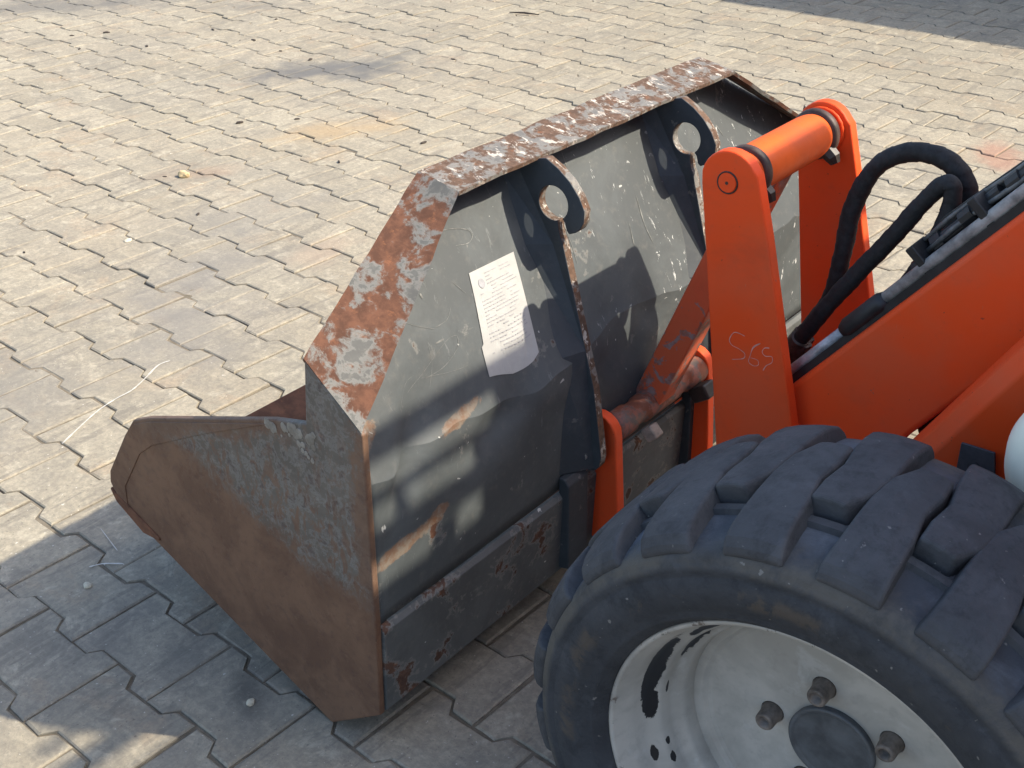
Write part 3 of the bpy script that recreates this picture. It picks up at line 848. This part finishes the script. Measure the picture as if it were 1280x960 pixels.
# spine from the top tube down to the quick hitch, lower tube, hitch plates
def bar(bm, p, q, w, h):
    p, q = Vector(p), Vector(q)
    t = (q - p).normalized(); xx = Vector((1, 0, 0)); n = t.cross(xx).normalized()
    c = [(-w, -h), (w, -h), (w, h), (-w, h)]
    a = [bm.verts.new(p + xx * u + n * v) for u, v in c]; b = [bm.verts.new(q + xx * u + n * v) for u, v in c]
    bm.faces.new(a[::-1]); bm.faces.new(b)
    for i in range(4): bm.faces.new((a[i], a[(i + 1) % 4], b[(i + 1) % 4], b[i]))
    return bm
bm = bmesh.new()
bar(bm, (WC, -0.112, 0.286), (WC, -0.290, 0.730), 0.024, 0.024)
obj("hitch_spine", bm, OR2, loader, bevel=0.004)
LT = (-0.122, 0.298)
bm = bmesh.new()
lathe_x(bm, [(0.0, 0.0), (0.0, 0.024), (0.045, 0.024), (0.048, 0.020), (0.075, 0.020), (0.08, 0.023), (0.17, 0.023), (0.175, 0.020), (0.20, 0.020), (0.203, 0.024), (0.25, 0.024), (0.25, 0.0)], (WC - 0.125, LT[0], LT[1]), 36)
lt = obj("hitch_tube", bm, mat_orange("hitch_tube_paint", (0.20, 0.075, 0.045), wear=0.85, seed=13, wearcol=(0.115, 0.098, 0.088)), loader, smooth=True)
bm = bmesh.new()
bar(bm, (WC - 0.06, -0.150, 0.285), (WC - 0.06, -0.166, 0.268), 0.011, 0.011)
obj("bolt", bm, mat_plain("dusty_bolt", (0.30, 0.24, 0.19), 0.7, 0, 0.3, 60), lt, bevel=0.003)
bm = bmesh.new()
bar(bm, (WC + 0.092, -0.150, 0.292), (WC + 0.092, -0.165, 0.270), 0.016, 0.018)
obj("clamp_block", bm, GREASE, lt, bevel=0.004)
for x0, x1, top in ((WC - 0.146, WC - 0.126, 0.300), (WC + 0.124, WC + 0.144, 0.300)):
    bm = bmesh.new()
    prism(bm, [(-0.150, 0.11)] + arc(LT[0] + 0.010, top, 0.034, 0, 180, 8)[::-1] + [(-0.085, 0.11)] if False else
          [(-0.160, 0.10), (-0.147, top)] + [(y, z) for y, z in arc(-0.113, top, 0.034, 180, 0, 8)[1:-1]] + [(-0.079, top), (-0.092, 0.10)], x0, x1)
    obj("hitch_plate", bm, OR, loader, bevel=0.003)

# boom
BX0, BX1 = WC - 0.102, WC + 0.10
bm = bmesh.new()
prism(bm, [(-0.397, 0.463), (-0.655, 0.784), (-1.30, 1.58), (-1.42, 1.52), (-1.25, 1.35), (-0.683, 0.605), (-0.572, 0.453), (-0.50, 0.33), (-0.42, 0.33)], BX0, BX1)
boom = obj("boom", bm, OR, loader, bevel=0.009, seg=3)
bd = Vector((0, -0.258, 0.321)).normalized()
bn = Vector((0, bd.z, -bd.y))   # up-forward normal of the boom's top
def on_boom(s, lift, x):
    return Vector((x, -0.397, 0.463)) + bd * s + bn * lift
# pipe on top of the boom: rod, collar, rail
bm = bmesh.new()
sweep(bm, [on_boom(-0.03, 0.015, BX0 + 0.019), on_boom(0.13, 0.015, BX0 + 0.019)], 0.0075, 16)
obj("hydraulic_pipe", bm, PIPE, loader, smooth=True)
bm = bmesh.new()
sweep(bm, [on_boom(0.115, 0.015, BX0 + 0.019), on_boom(0.125, 0.015, BX0 + 0.019), on_boom(0.185, 0.015, BX0 + 0.019), on_boom(0.195, 0.015, BX0 + 0.019)], [0.010, 0.0135, 0.0135, 0.010], 16)
obj("pipe_collar", bm, BLK, loader, smooth=True)
bm = bmesh.new()
sweep(bm, [on_boom(0.185, 0.016, BX0 + 0.019), on_boom(1.0, 0.018, BX0 + 0.019)], 0.0085, 16)
obj("hydraulic_pipe", bm, PIPE, loader, smooth=True)
bm = bmesh.new()
bar(bm, on_boom(0.0, 0.004, BX0 + 0.036), on_boom(0.95, 0.004, BX0 + 0.036), 0.026, 0.006)
obj("pipe_tray", bm, BLK, loader)
# bracket plate and the dark valve block behind it
bm = bmesh.new()
pts = [(-0.536, 0.640), (-0.537, 0.712), (-0.548, 0.733), (-0.593, 0.784), (-0.72, 0.925), (-0.80, 0.96), (-0.60, 0.705)]
prism(bm, pts, BX0 + 0.056, BX0 + 0.061)
brk = obj("bracket_plate", bm, [mat_plain("dusty_black_plate", (0.050, 0.050, 0.046), 0.5, 0.1, 0.4, 40), PIPE], loader, bevel=0.001, seg=1)
for pl in brk.data.polygons:
    if abs(pl.normal.x) < 0.5: pl.material_index = 1
for s0, l0, x0, rr, ln in ((0.28, 0.030, 0.046, 0.014, 0.05), (0.33, 0.034, 0.040, 0.011, 0.06), (0.24, 0.02, 0.042, 0.012, 0.05), (0.40, 0.03, 0.044, 0.013, 0.06)):
    bm = bmesh.new()
    p = on_boom(s0, l0, BX0 + x0)
    sweep(bm, [p, p + bd * ln * 0.3, p + bd * ln * 0.31, p + bd * ln], [rr, rr, rr * 0.75, rr * 0.75], 10)
    obj("hose_fitting", bm, BLK, loader)
DULL = mat_plain("dull_steel_line", (0.11, 0.11, 0.108), 0.45, 0.1, 0.5, 60)
for lf, xo, rr_ in ((0.030, 0.034, 0.0035), (0.043, 0.045, 0.003)):
    bm = bmesh.new()
    sweep(bm, [on_boom(0.265 + k * 0.05, lf + 0.003 * math.sin(k * 1.3), BX0 + xo) for k in range(16)], rr_, 8)
    obj("hydraulic_line", bm, DULL, loader, smooth=True)
for s_ in (0.26, 0.36, 0.47):
    bm = bmesh.new()
    bar(bm, on_boom(s_, 0.022, BX0 + 0.032), on_boom(s_ + 0.012, 0.022, BX0 + 0.032), 0.020, 0.026)
    obj("pipe_clamp", bm, BLK, loader, bevel=0.002)
# hoses
def hose(path, rr, name="hydraulic_hose"):
    bm = bmesh.new()
    P = [Vector(p) for p in path]
    Q = []
    for i in range(len(P) - 1):
        p0 = P[max(i - 1, 0)]; p1 = P[i]; p2 = P[i + 1]; p3 = P[min(i + 2, len(P) - 1)]
        for k in range(18):
            u = k / 18
            Q.append(0.5 * ((2 * p1) + (p2 - p0) * u + (2 * p0 - 5 * p1 + 4 * p2 - p3) * u * u + (3 * p1 - p0 - 3 * p2 + p3) * u ** 3))
    Q.append(P[-1])
    up = (Q[1] - Q[0]).orthogonal().normalized()
    rings, dist = [], 0.0
    for i, p in enumerate(Q):
        tg = (Q[min(i + 1, len(Q) - 1)] - Q[max(i - 1, 0)]).normalized()
        up = (up - tg * up.dot(tg)).normalized(); vv = tg.cross(up)
        if i: dist += (p - Q[i - 1]).length
        ring = []
        for k in range(16):
            a = 2 * math.pi * k / 16
            ph = (dist / 0.019 + k / 16) % 1.0        # a flat strip wound round the hose, each turn lapping the last
            r2 = 0.93 * rr * (0.96 + 0.075 * ph) + 0.0012 * noise.noise(p * 38 + Vector((k, 0, 0)) * 0.3)
            ring.append(bm.verts.new(p + (up * math.cos(a) + vv * math.sin(a)) * r2))
        rings.append(ring)
    for a, b in zip(rings, rings[1:]):
        for k in range(16): bm.faces.new((a[k], a[(k + 1) % 16], b[(k + 1) % 16], b[k]))
    bm.faces.new(rings[0][::-1]); bm.faces.new(rings[-1])
    o = obj(name, bm, HOSE, loader, smooth=True)
    for e0_, e1_, ln in ((Q[0], Q[6], 0.03), (Q[-1], Q[-7], 0.03)):     # crimped ferrules
        b2 = bmesh.new()
        dd = (e1_ - e0_).normalized()
        sweep(b2, [e0_ - dd * 0.006, e0_, e0_ + dd * 0.003, e0_ + dd * ln, e0_ + dd * (ln + 0.002)], [rr * 0.8, rr * 0.8, rr * 1.14, rr * 1.14, rr * 0.9], 14)
        obj("ferrule", b2, FERR, o, bevel=0.0006, seg=1)
    return o
FERR = mat_plain("dull_ferrule", (0.075, 0.06, 0.05), 0.5, 0.4, 0.5, 60, 0.3)
HX = 0.64
hose([(HX - 0.01, -0.350, 0.465), (HX, -0.372, 0.51), (HX, -0.395, 0.56), (HX, -0.402, 0.621), (HX, -0.408, 0.692), (HX, -0.428, 0.748), (HX, -0.456, 0.776), (HX, -0.49, 0.787), (HX, -0.525, 0.782), (HX, -0.549, 0.760), (HX, -0.565, 0.725), (HX, -0.575, 0.69)], 0.0135)
hose([(0.605, -0.360, 0.475), (0.60, -0.383, 0.518), (0.60, -0.425, 0.592), (0.60, -0.478, 0.676), (0.60, -0.517, 0.742), (0.60, -0.537, 0.768), (0.60, -0.548, 0.764), (0.60, -0.549, 0.735), (0.60, -0.538, 0.69), (0.60, -0.520, 0.645), (0.60, -0.500, 0.60), (0.60, -0.48, 0.56)], 0.0125)
for x, y, z in ((0.632, -0.352, 0.462), (0.604, -0.362, 0.468)):
    bm = bmesh.new()
    sweep(bm, [(x, y + 0.02, z - 0.045), (x, y, z - 0.006), (x, y - 0.002, z), (x, y - 0.016, z + 0.03)], [0.011, 0.011, 0.0155, 0.0145], 6)
    obj("hose_fitting", bm, mat_plain("rusty_fitting", (0.07, 0.05, 0.045), 0.6, 0.3, 0.6, 40), loader, bevel=0.002)
bm = bmesh.new()
sweep(bm, [(0.572, -0.592, 0.440), (0.572, -0.99, 1.06)], 0.030, 20)
obj("gap_filler", bm, BLK, loader, bevel=0.003)  # black tube added so the gap under the boom reads dark
# lower beam (lift cylinder cover) beside the boom
e0, e1 = Vector((-0.630, 0.492)), Vector((-0.722, 0.652))
dv = (e1 - e0).normalized(); nv = Vector((-dv.y, dv.x))
if nv.x > 0: nv = -nv
bm = bmesh.new()
sec = [(0.42, 0.0), (0.438, -0.020), (0.50, -0.026), (0.50, 0.16), (0.42, 0.16)]
a = []; b = []
for x, o_ in sec:
    p = e0 - dv * 0.16 + nv * o_; q = e0 + dv * 1.1 + nv * o_
    a.append(bm.verts.new((x, p.x, p.y))); b.append(bm.verts.new((x, q.x, q.y)))
bm.faces.new(a); bm.faces.new(b[::-1])
for i in range(5): bm.faces.new((a[i], a[(i + 1) % 5], b[(i + 1) % 5], b[i]))
obj("lift_beam", bm, OR, loader, bevel=0.004)

# handwriting scratched into the near tilt arm
CHALK = mat_plain("chalk_scratch", (0.72, 0.30, 0.23), 0.8, 0, 0.2, 90, 0)
bm = bmesh.new()
for st_ in ([(-0.34, 0.5364), (-0.33, 0.538), (-0.3228, 0.5357), (-0.3176, 0.5242), (-0.322, 0.517), (-0.3334, 0.5146), (-0.3425, 0.5102), (-0.3408, 0.5022), (-0.324, 0.4952)],
            [(-0.3646, 0.5335), (-0.3546, 0.5241), (-0.3511, 0.5106), (-0.3496, 0.5003), (-0.3573, 0.4967), (-0.3643, 0.5003), (-0.3624, 0.5071), (-0.3514, 0.5071)],
            [(-0.3781, 0.5307), (-0.3711, 0.5284), (-0.3682, 0.5213), (-0.3735, 0.517), (-0.3829, 0.519), (-0.3838, 0.5107), (-0.3762, 0.5032), (-0.3722, 0.4944)]):
    ribbon(bm, st_, 0.0017, lambda y, z: Vector((WC - 0.1325, y, z)))
obj("handwriting", bm, CHALK, ua, recalc=False)
# dark flap with a hooked mark, hung on the lift beam
bm = bmesh.new()
prism(bm, [(-0.6727, 0.5426), (-0.7114, 0.544), (-0.7204, 0.4962), (-0.7111, 0.465), (-0.6734, 0.47)], 0.411, 0.415)
flap = obj("rubber_flap", bm, mat_plain("flap_rubber", (0.062, 0.060, 0.066), 0.8, 0, 0.2, 60), loader, bevel=0.0008, seg=1)
bm = bmesh.new()
for st_ in ([(-0.6856, 0.5198), (-0.6857, 0.5143), (-0.6901, 0.5106), (-0.6949, 0.5103), (-0.6983, 0.5173), (-0.6973, 0.5224), (-0.6931, 0.5251)], [(-0.6949, 0.5103), (-0.7013, 0.5098)]):
    ribbon(bm, st_, 0.0013, lambda y, z: Vector((0.4105, y, z)))
obj("mark", bm, BLK, flap, recalc=False)
# white rounded tank
bm = bmesh.new()
lathe_x(bm, [(0.0, 0.0), (0.0, 0.035), (0.003, 0.055), (0.010, 0.072), (0.022, 0.082), (0.040, 0.087), (0.075, 0.087), (0.095, 0.082), (0.108, 0.068), (0.115, 0.05), (0.118, 0.0)], (0.262, -0.836, 0.628), 64)
obj("white_tank", bm, mat_plain("white_plastic", (0.88, 0.84, 0.68), 0.38, 0, 0.04, 8, 0.05), loader, smooth=True)
bm = bmesh.new()
box(bm, (0.375, -0.90, 0.60), (0.421, -0.76, 0.68))
obj("tank_bracket", bm, BLK, loader, bevel=0.003)

# ------------------------------------------------------------------ wheel
YAW = math.radians(2.0)
WCEN = Vector((0.004, -0.697, 0.329))
wheel = empty("front_wheel", WCEN)
wheel.parent = loader
wheel.matrix_parent_inverse = Matrix.Translation(-Vector(loader.location))
RUB = mat_rubber("tyre_rubber", base=(0.022, 0.024, 0.027), dust=(0.075, 0.080, 0.088), amount=0.7, mud=0.50, seed=3, ring=True)
LUG = mat_rubber("tyre_lug_rubber", base=(0.034, 0.035, 0.037), dust=(0.088, 0.090, 0.094), amount=0.85, mud=0.05, seed=8)
RIM = mat_rim("rim_silver")
Z0 = (0, 0, 0)
def wobj(name, bm, mat, smooth=True, parent=None, bevel=0.0):
    """part of the wheel, built round the hub centre"""
    bmesh.ops.recalc_face_normals(bm, faces=bm.faces)
    bmesh.ops.rotate(bm, cent=(0, 0, 0), matrix=Matrix.Rotation(YAW, 3, 'Z'), verts=bm.verts)
    o = obj(name, bm, mat, None, smooth, bevel)
    o.parent = parent or wheel
    return o
TW = 0.215
half = [(0.010, 0.209), (0.000, 0.2135), (-0.010, 0.218), (-0.018, 0.2255), (-0.0205, 0.229), (-0.0195, 0.232), (-0.025, 0.240), (-0.0275, 0.257), (-0.0255, 0.273), (-0.0235, 0.2755), (-0.0255, 0.280), (-0.0235, 0.2865), (-0.0215, 0.288), (-0.021, 0.292), (-0.013, 0.2975), (0.0, 0.301), (0.010, 0.3025), (0.026, 0.305), (0.050, 0.3065), (0.08, 0.3075), (TW / 2, 0.308)]
prof = half + [(TW - x, rr) for x, rr in half[::-1][1:]]
bm = bmesh.new()
lathe_x(bm, prof, Z0, 128)
wobj("tyre", bm, RUB)
LP = [(-0.0185, 0.2975), (-0.0160, 0.3055), (-0.0095, 0.3135), (0.004, 0.3200), (0.024, 0.3250), (0.055, 0.3287), (0.09, 0.3305), (0.125, 0.331), (0.158, 0.3305)]
BP = [(-0.012, 0.2955), (-0.008, 0.298), (-0.002, 0.300), (0.010, 0.302), (0.026, 0.3045), (0.055, 0.306), (0.09, 0.3075), (0.125, 0.308), (0.158, 0.3075)]
HWD = [5.7, 5.6, 5.5, 5.3, 5.1, 4.9, 4.4, 4.4, 3.0]
SHF = [0, 0, 0, 0, 0, -0.2, -0.7, 0.0, 1.2]
def lug_bm(mirror):
    bm = bmesh.new()
    def pt(x, rr, ang):
        if mirror: x = TW - x
        return bm.verts.new((x, rr * math.cos(ang), rr * math.sin(ang)))
    sg = -1 if mirror else 1
    NT_ = 3
    top, bl, br = [], [], []
    for (x, rr), (xb, rb), hw, sh in zip(LP, BP, HWD, SHF):
        hw_, sh_ = math.radians(hw), math.radians(sh * sg)
        top.append([pt(x, rr - (0.0012 if k in (0, NT_) else 0), sh_ + hw_ * (2 * k / NT_ - 1)) for k in range(NT_ + 1)])
        bl.append(pt(xb, rb - 0.006, sh_ - hw_ - 0.011)); br.append(pt(xb, rb - 0.006, sh_ + hw_ + 0.011))
    n = len(top)
    for i in range(n - 1):
        for k in range(NT_):
            bm.faces.new((top[i][k], top[i][k + 1], top[i + 1][k + 1], top[i + 1][k]))
        bm.faces.new((bl[i], top[i][0], top[i + 1][0], bl[i + 1]))
        bm.faces.new((br[i + 1], top[i + 1][-1], top[i][-1], br[i]))
    bm.faces.new([bl[0]] + [br[0]] + top[0][::-1])
    e_ = -1
    bm.faces.new([br[e_], bl[e_]] + top[e_])
    bmesh.ops.recalc_face_normals(bm, faces=bm.faces)
    return bm
lug_src = []
for mir in (False, True):
    bm = lug_bm(mir)
    bmesh.ops.rotate(bm, cent=(0, 0, 0), matrix=Matrix.Rotation(YAW, 3, 'Z'), verts=bm.verts)
    me = bpy.data.meshes.new("tread_lug"); bm.to_mesh(me); bm.free(); me.materials.append(LUG)
    lug_src.append(me)
AX = Vector((math.cos(YAW), math.sin(YAW), 0))
NL = 20
for k in range(NL):
    for mir in (0, 1):
        o = bpy.data.objects.new("tread_lug", lug_src[mir])
        COL.objects.link(o)
        o.parent = wheel
        ang = math.radians(77.5 + 18.0 * k + (9.0 if mir else 0) + random.uniform(-0.25, 0.25))
        o.rotation_mode = 'QUATERNION'
        o.rotation_quaternion = Matrix.Rotation(ang, 3, AX).to_quaternion()
        b = o.modifiers.new('bevel', 'BEVEL'); b.width = 0.0038; b.segments = 3; b.limit_method = 'ANGLE'; b.angle_limit = math.radians(38)
rb_ = bmesh.new()          # low rib that closes each outer gap
A_ = math.radians(4.6)
def rp(x, rr, a): return rb_.verts.new((x, rr * math.cos(a), rr * math.sin(a)))
q0 = [[rp(x, rr, a) for x, rr in ((0.036, 0.298), (0.041, 0.3115), (0.050, 0.3125), (0.057, 0.300))] for a in (-A_, -A_ / 3, A_ / 3, A_)]
for u, v in zip(q0, q0[1:]):
    for k in range(3): rb_.faces.new((u[k], u[k + 1], v[k + 1], v[k]))
bmesh.ops.recalc_face_normals(rb_, faces=rb_.faces)
bmesh.ops.rotate(rb_, cent=(0, 0, 0), matrix=Matrix.Rotation(YAW, 3, 'Z'), verts=rb_.verts)
rme = bpy.data.meshes.new("tread_rib"); rb_.to_mesh(rme); rb_.free(); rme.materials.append(LUG)
for k in range(NL):
    o = bpy.data.objects.new("tread_rib", rme)
    COL.objects.link(o); o.parent = wheel
    o.rotation_mode = 'QUATERNION'
    o.rotation_quaternion = Matrix.Rotation(math.radians(86.5 + 18.0 * k), 3, AX).to_quaternion()
# rim: flange, bead seat, stepped barrel, dished disc
bm = bmesh.new()
lathe_x(bm, [(x_, r_ * 1.028) for x_, r_ in ((0.012, 0.200), (0.004, 0.206), (-0.002, 0.2095), (-0.005, 0.2085), (-0.006, 0.2055), (-0.003, 0.203), (0.004, 0.2005), (0.010, 0.196), (0.020, 0.192), (0.030, 0.190), (0.038, 0.186), (0.044, 0.178), (0.049, 0.1745), (0.062, 0.1735), (0.068, 0.171), (0.072, 0.164), (0.076, 0.1605), (0.090, 0.159), (0.150, 0.158))], Z0, 128)
rim = wobj("rim", bm, RIM)
# disc with bolt holes
bm = bmesh.new()
DX = 0.100
rings = []
prof = [(0.092, 0.1645), (0.094, 0.154), (0.0985, 0.149), (DX, 0.144)]
lathe_rings = lathe_x(bm, prof, Z0, 96)
edges = []
def ring_edges(vs):
    return [bm.edges.get((vs[i], vs[(i + 1) % len(vs)])) or bm.edges.new((vs[i], vs[(i + 1) % len(vs)])) for i in range(len(vs))]
edges += ring_edges(lathe_rings[-1])
cen = [bm.verts.new((DX, 0.045 * math.cos(2 * math.pi * k / 48), 0.045 * math.sin(2 * math.pi * k / 48))) for k in range(48)]
edges += ring_edges(cen)
HOLES = [math.radians(3 + 72 * k) for k in range(5)]
hr = []
for a in HOLES:
    vs = [bm.verts.new((DX, 0.071 * math.cos(a) + 0.0135 * math.cos(2 * math.pi * k / 20), 0.071 * math.sin(a) + 0.0135 * math.sin(2 * math.pi * k / 20))) for k in range(20)]
    edges += ring_edges(vs); hr.append((a, vs))
bmesh.ops.triangle_fill(bm, edges=edges, use_beauty=True)
for a, vs in hr:            # walls of the recesses
    w1 = [bm.verts.new((DX + 0.012, 0.071 * math.cos(a) + 0.0115 * math.cos(2 * math.pi * k / 20), 0.071 * math.sin(a) + 0.0115 * math.sin(2 * math.pi * k / 20))) for k in range(20)]
    for i in range(20): bm.faces.new((vs[i], vs[(i + 1) % 20], w1[(i + 1) % 20], w1[i]))
    bm.faces.new(w1)
disc = wobj("wheel_disc", bm, RIM, smooth=False)
NUTM = mat_plain("wheel_nut_steel", (0.15, 0.125, 0.105), 0.6, 0.1, 0.5, 60)
for a in HOLES:
    bm = bmesh.new()
    lathe_x(bm, [(DX + 0.011, 0.0), (DX + 0.011, 0.0128), (DX - 0.003, 0.0125), (DX - 0.006, 0.0112), (DX - 0.019, 0.0108), (DX - 0.021, 0.0095), (DX - 0.021, 0.0065), (DX - 0.012, 0.006), (DX - 0.012, 0.0)], (0, 0.071 * math.cos(a), 0.071 * math.sin(a)), 20)
    wobj("wheel_nut", bm, NUTM, True)
bm = bmesh.new()
lathe_x(bm, [(DX + 0.004, 0.047), (DX - 0.006, 0.0485), (DX - 0.008, 0.047), (DX - 0.0085, 0.044), (DX - 0.0065, 0.0425), (DX - 0.006, 0.040), (DX - 0.007, 0.02), (DX - 0.0075, 0.0)], Z0, 64)
wobj("hub_cap", bm, mat_plain("hub_cap_grey", (0.085, 0.09, 0.095), 0.5, 0.1, 0.35, 30))

# ------------------------------------------------------------------ unseen chassis and added cab stand-in, slotted to cast shade and light streaks
CASTM = mat_plain("shade_caster_black", (0.03, 0.03, 0.032), 0.5)
def unseen_part(name, lo, hi, mat, bev=0.006):
    bm = bmesh.new(); box(bm, lo, hi)
    return obj(name, bm, mat, loader, bevel=bev)
unseen_part("chassis", (0.24, -2.35, 0.28), (1.03, -0.80 - 0.15, 0.62), OR)
for nm, lo, hi in (("shade_panel", (0.11, -1.345, 0.622), (1.60, -1.330, 1.657)),
                   ("shade_bar", (0.50, -1.345, 1.709), (1.43, -1.330, 1.748)),
                   ("shade_bar", (0.65, -1.345, 1.794), (1.31, -1.330, 1.803)),
                   ("shade_bar", (0.735, -1.345, 1.858), (1.32, -1.330, 1.902)),
                   ("shade_sheet", (1.015, -1.361, 1.655), (1.305, -1.3455, 1.875)),
                   ("shade_post", (0.722, -1.361, 1.74), (0.740, -1.3455, 1.880)),
                   ("shade_post", (0.798, -1.361, 1.74), (0.818, -1.3455, 1.800)),
                   ("shade_post", (0.855, -1.361, 1.655), (0.902, -1.3455, 1.712)),
                   ("shade_post", (0.958, -1.361, 1.655), (1.016, -1.3455, 1.80)),
                   ("shade_body", (0.10, -2.45, 0.30), (1.22, -1.362, 1.640))):
    unseen_part(nm, lo, hi, CASTM, 0.004)

# building beyond the yard on the right (out of frame; its shadow crosses the top corner)
wall = bmesh.new()
box(wall, (5.85, -9.0, -0.04), (6.25, 4.5, 3.05))
box(wall, (-14.0, -13.0, -0.04), (5.84, -12.5, 5.5))  # unseen rear wall, added to block low skylight from behind
tag(obj("wall", wall, mat_plain("render_wall", (0.45, 0.42, 0.37), 0.9, 0, 0.1, 5)), kind='structure')

# ------------------------------------------------------------------ small things lying on the paving
STONE = mat_plain("pale_stone", (0.50, 0.45, 0.34), 0.9, 0, 0.2, 120, 0.4)
YSTONE = mat_plain("yellow_stone", (0.52, 0.40, 0.22), 0.9, 0, 0.25, 90, 0.4)
DARK = mat_plain("dark_chip", (0.045, 0.036, 0.030), 0.9, 0, 0.4, 120, 0.4)
def pebble(name, x, y, sx, sy, sz, mat, seed):
    bm = bmesh.new()
    bmesh.ops.create_icosphere(bm, subdivisions=2, radius=1.0)
    for v in bm.verts:
        k = 1 + 0.28 * noise.noise(v.co * 1.3 + Vector((seed * 3.1, seed, 0)))
        v.co = Vector((v.co.x * sx * k, v.co.y * sy * k, max(-0.5, v.co.z) * sz * k))
    bmesh.ops.rotate(bm, cent=(0, 0, 0), matrix=Matrix.Rotation(seed * 1.7, 3, 'Z'), verts=bm.verts)
    zmin = min(v.co.z for v in bm.verts)
    for v in bm.verts: v.co.z -= zmin
    o = obj(name, bm, mat, None)
    o.location = (x, y, -0.0005)
    return o
tag(pebble("pebble", 1.281, 1.988, 0.021, 0.015, 0.013, YSTONE, 1), "yellowish stone lying alone on the sunlit paving left of the bucket", "stone")
tag(pebble("pebble", -0.047, 0.123, 0.0075, 0.006, 0.006, STONE, 2), "small white pebble in the shade beside a dark oil smear near the bucket", "stone")
tag(pebble("pebble", -0.038, 0.546, 0.008, 0.007, 0.005, STONE, 3), "small white pebble in the shade in front of the bucket mouth", "stone")
tag(pebble("pebble", 0.881, 1.713, 0.014, 0.010, 0.004, STONE, 4), "flat pale flake at a joint on the sunlit paving far left", "stone")
CH = [(2.053, 3.733), (1.946, 3.519), (2.172, 3.658), (2.141, 3.336), (1.822, 3.225), (2.479, 3.332), (2.435, 3.102), (2.469, 3.057), (2.766, 3.254), (2.426, 2.842), (2.407, 2.646), (1.245, 2.033), (1.116, 1.713), (1.815, 1.906), (1.66, 1.709), (1.868, 2.13), (0.665, 1.866), (1.723, 2.256), (2.12, 1.42), (1.95, 1.62), (2.75, 2.2), (3.1, 2.6)]
for k, (x, y) in enumerate(CH):
    r1 = random.uniform(0.004, 0.010)
    tag(pebble("soil_crumb", x, y, r1 * 1.5, r1 * random.uniform(0.5, 0.9), r1 * 0.5, DARK, 5 + k), "small dark crumb of soil scattered on the sunlit paving", "crumb", "dark crumbs scattered on the paving")
bm = bmesh.new()
sweep(bm, [(3.463, 2.498, 0.006), (3.485, 2.43, 0.009), (3.507, 2.365, 0.006)], [0.002, 0.0045, 0.002], 8)
tag(obj("stick", bm, DARK, None), "thin dark stick lying on the sunlit paving behind the bucket", "stick")
bm = bmesh.new()
for st_, wd in (([(0.187, 0.963), (0.245, 0.99), (0.305, 1.015), (0.357, 1.027), (0.401, 1.031), (0.45, 1.051), (0.502, 1.076), (0.532, 1.073)], 0.0042), ([(0.069, 0.664), (0.049, 0.586)], 0.0022), ([(-0.008, 0.586), (0.013, 0.574), (0.034, 0.547)], 0.004)):
    ribbon(bm, st_, wd, lambda x, y: Vector((x, y, 0.0028)))
tag(obj("chalk_marks", bm, mat_plain("white_chalk", (0.50, 0.48, 0.43), 0.95, 0, 0.2, 70, 0.2), None, recalc=False), kind='stuff')
